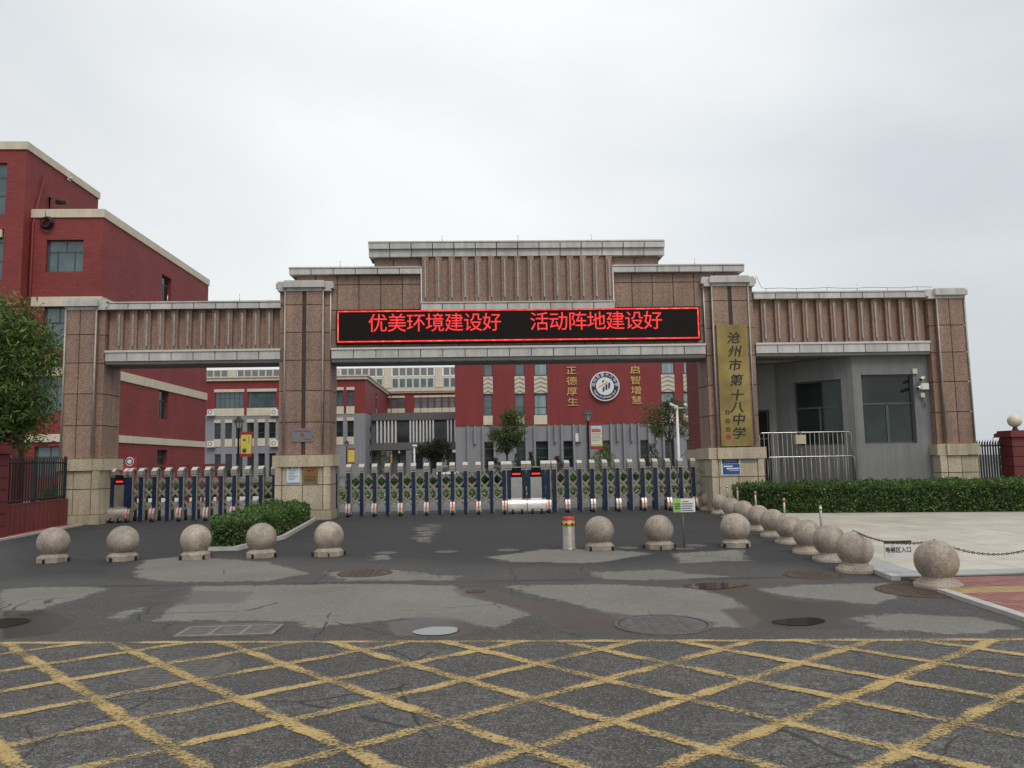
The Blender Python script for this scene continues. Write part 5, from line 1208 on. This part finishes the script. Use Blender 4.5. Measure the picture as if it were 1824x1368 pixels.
# ------------------------------------------------------------------ lamps with banners, camera poles, car, red rail
def lamp(px,py,Y,label,bmat,side,bw,bh,drop):
    x,_,z=atY(px,py,Y); t=T('lamp_post',label,'lamp post',(x,Y,0)); s=z/4.6
    MB().lathe([(.13*s,-.02),(.13*s,.5*s),(.07*s,.6*s),(.055*s,z-.75*s),(.10*s,z-.72*s),(0,z-.7*s)],(x,Y,0),10).build('pole','black_iron',t)
    g=MB().lathe([(.13*s,z-.70*s),(.24*s,z-.32*s)],(x,Y,0),6,False).build('lantern_glass','lantern_glass',t)
    m=MB().lathe([(.33*s,z-.33*s),(.30*s,z-.28*s),(.10*s,z-.08*s),(.03*s,z-.04*s),(.03*s,z),(0,z+.02)],(x,Y,0),6,False)
    for k in range(6): a=k*math.pi/3; m.tube([(x+.13*s*math.cos(a),Y+.13*s*math.sin(a),z-.7*s),(x+.245*s*math.cos(a),Y+.245*s*math.sin(a),z-.31*s)],.014*s,4)
    m.build('lantern_frame','black_iron',t)
    x0=x+.12*side; x1=x+side*(.12+bw); xa,xb=min(x0,x1),max(x0,x1); zt_=z-drop; f=bx('banner',bmat,t,xa+.03,xb-.03,Y-.03,Y+.01,zt_-bh,zt_)
    m=MB().box(xa,xb,Y-.035,Y+.015,zt_,zt_+.17).box(xa,xb,Y-.035,Y+.015,zt_-bh-.17,zt_-bh).box(xa,xa+.03,Y-.035,Y+.015,zt_-bh,zt_).box(xb-.03,xb,Y-.035,Y+.015,zt_-bh,zt_)
    for q_ in (.02,-bh-.08): m.tube([(x,Y,zt_+q_),(x0,Y,zt_+q_)],.015,4)
    m.build('banner_frame','banner_red',t)
    return t,xa,xb,zt_
t,xa,xb,zt_=lamp(425.5,741,45,'black lantern lamp post with yellow banner beyond the side gate','banner_yellow',1,.66,1.08,1.08)
m=MB().box(xa+.14,xa+.30,Y0:=44.962,44.969,zt_-.36,zt_-.24).box(xb-.2,xb-.17,44.962,44.969,zt_-.5,zt_-.1); m.lathe([(.02,0),(.1,.05),(.12,.16),(.05,.24)],(xa+.24,44.965,zt_-1.0),10); m.build('print','dark_green_ink',t)
lamp(617.5,784,75,'black lantern lamp post with small yellow banner by the classroom wing','banner_yellow',1,.66,1.15,.95)
t,xa,xb,zt_=lamp(1046.5,728,45,'black lantern lamp post with tall pale banner before the hall','banner_pale',1,.72,1.2,1.0)
MB().box(xa+.04,xb-.04,44.962,44.969,zt_-.18,zt_-.02).build('banner_head','banner_blue',t); MB().box(xa+.08,xb-.1,44.96,44.9685,zt_-.36,zt_-.28).box(xa+.08,xb-.15,44.96,44.9685,zt_-.26,zt_-.20).build('banner_heading','orange_ink',t)
m=MB(); [m.box(xa+.09,xb-.09-.1*(k%3==2),44.962,44.969,zt_-.46-k*.08,zt_-.445-k*.08) for k in range(6)]; m.build('print','poster_line',t); MB().box(xa+.04,xb-.04,44.962,44.969,zt_-1.19,zt_-1.08).build('banner_foot','sign_green',t)
t,xa,xb,zt_=lamp(979.8,777,75,'black lantern lamp post with pale blue and green banner before the hall','banner_blue',1,.6,1.1,.95); MB().box(xa+.04,xb-.04,74.962,74.969,zt_-1.09,zt_-.75).build('banner_foot','sign_green',t)
lamp(694,798,112,'distant lamp post with orange banner under the link bridge','banner_orange',1,.95,1.5,.9)
def campole(px,py,Y,label,big):
    x,_,z=atY(px,py,Y); t=T('camera_pole',label,'camera pole',(x,Y,0)); MB().lathe([(.075,0),(.06,z),(0,z)],(x,Y,0),10).build('pole','camera_white',t)
    if big:
        MB().tube([(x,Y,z-.08),(x+.45,Y,z-.08)],.03,6).build('arm','camera_white',t)
        for a,b,c_ in ((-.12,-.42,.12),(.46,.36,.08)):
            b_=MB().tube([(x+a,Y-.05,z+.0),(x+b,Y-.2,z+c_)],.075,10).build('camera_body','camera_white',t); 
        MB().tube([(x-.42,Y-.2,z+.12),(x-.45,Y-.215,z+.13)],.06,10).build('lens','black_iron',t)
        MB().lathe([(.0,-.17),(.09,-.12),(.11,-.03),(.11,.05),(0,.07)],(x-.08,Y-.1,z-.02),12).build('dome_camera','camera_white',t)
        for k in range(3): pass
        MB().tube([(x+.05,Y,z-2.5),(x+.5,Y,z-2.2),(x+.9,Y,z-1.8)],.015,4).build('cable','wire',t)
    else: MB().tube([(x-.15,Y,z+.05),(x+.2,Y-.1,z+.02)],.09,8).build('camera_body','camera_white',t)
campole(1205.5,724,38,'white pole with security cameras on a crossarm behind the right gate half',True); campole(738,795,60,'short white camera pole before the link bridge',False)
# parked car
cx_=atY(795,850,58)[0]; t=T('parked_car','white car parked beyond the gate near the corner of the hall','car',(cx_,59.5,0)); m=MB()
def carloft(secs,mat,name):
    v=[];f=[];n=len(secs[0][1])
    for y,pr in secs:
        for x,z in pr: v.append((cx_+x,y,z))
    for i in range(len(secs)-1):
        for k in range(n-1): f.append((i*n+k,i*n+k+1,(i+1)*n+k+1,(i+1)*n+k))
    f+= [tuple(range(n))[::-1],tuple(range((len(secs)-1)*n,len(secs)*n))]
    return MB().add(v,f,True).build(name,mat,t)
pr=lambda w,zb,zs,zt2:[(-w,zb),(-w*1.02,zs*.7),(-w*.97,zs),(-w*.75,zt2),(w*.75,zt2),(w*.97,zs),(w*1.02,zs*.7),(w,zb)]
carloft([(57.6,pr(.75,.3,.55,.62)),(57.8,pr(.86,.22,.66,.78)),(58.9,pr(.9,.2,.85,.95)),(60.9,pr(.9,.2,.9,1.)),(61.8,pr(.86,.25,.85,.95)),(62.,pr(.8,.35,.75,.85))],'car_paint','body')
carloft([(58.8,[(-.72,.93),(-.6,.96),(.6,.96),(.72,.93)]),(59.6,[(-.7,.95),(-.55,1.42),(.55,1.42),(.7,.95)]),(60.8,[(-.7,.97),(-.55,1.45),(.55,1.45),(.7,.97)]),(61.5,[(-.7,.95),(-.6,1.0),(.6,1.0),(.7,.95)])],'glass','cabin')
for sx in (-.8,.8):
    for y_ in (58.4,61.1): MB().tube([(cx_+sx-.1,y_,.31),(cx_+sx+.1,y_,.31)],.31,16).build('wheel','rubber',t)
    bx('headlight','lantern_glass',t,cx_+sx*.78-.14,cx_+sx*.78+.14,57.6,57.75,.58,.70)
# red sign wall and rail beyond the side gate
YS=34.; x0,x1=atY(221,830,YS)[0],atY(240.5,830,YS)[0]; t=T('red_sign_wall','red slanted wall with a white round emblem beyond the side gate','sign wall',((x0+x1)/2,YS,0))
MB().xprism([(x0,0),(x1,0),(x1,2.12),(x0,1.72)],YS-.15,YS+.15).build('wall','safety_red',t)
xe,ze=atY(234,822,YS)[0],atY(234,822,YS)[2]; m=MB(); m.xprism([(xe+.17*math.cos(a),ze+.19*math.sin(a)) for a in np.linspace(0,6.283,25)[:-1]],YS-.17,YS-.151); m.build('emblem_disc','white_paint',t); m=MB(); ring(m,xe,ze,.10,.145,YS-.176); m.build('emblem_ring','navy',t)
x0,x1=atY(243,830,36)[0],atY(402,834,36)[0]; t=T('red_ramp_rail','red painted ramp railing beyond the side gate','railing',((x0+x1)/2,36,0))
for z_ in (1.72,1.45,1.2): MB().box(x0,x1,35.95,36.05,z_-.06,z_+.05).build('rail','red_wall_panel',t)
for k in range(6): x_=x0+(x1-x0)*(k+.5)/6; bx('post','red_wall_panel',t,x_-.05,x_+.05,35.96,36.06,0,1.7)
# street lamp far right
sxx,_,szz=atY(1790,770,70.); t=T('street_lamp','thin distant street lamp arm above the right fence','street lamp',(sxx-1.2,70,0)); MB().tube([(sxx-1.2,70,0),(sxx-1.2,70,szz-.6),(sxx-.9,70,szz-.1),(sxx,70,szz)],.06,6).build('pole','steel',t); bx('head','cover_grey',t,sxx-.1,sxx+.5,69.9,70.1,szz-.02,szz+.07)
# empties used as things sit where they should; remove zero-size helper labels
for o in list(bpy.data.objects):
    if o.get('label')=='' : del o['label']
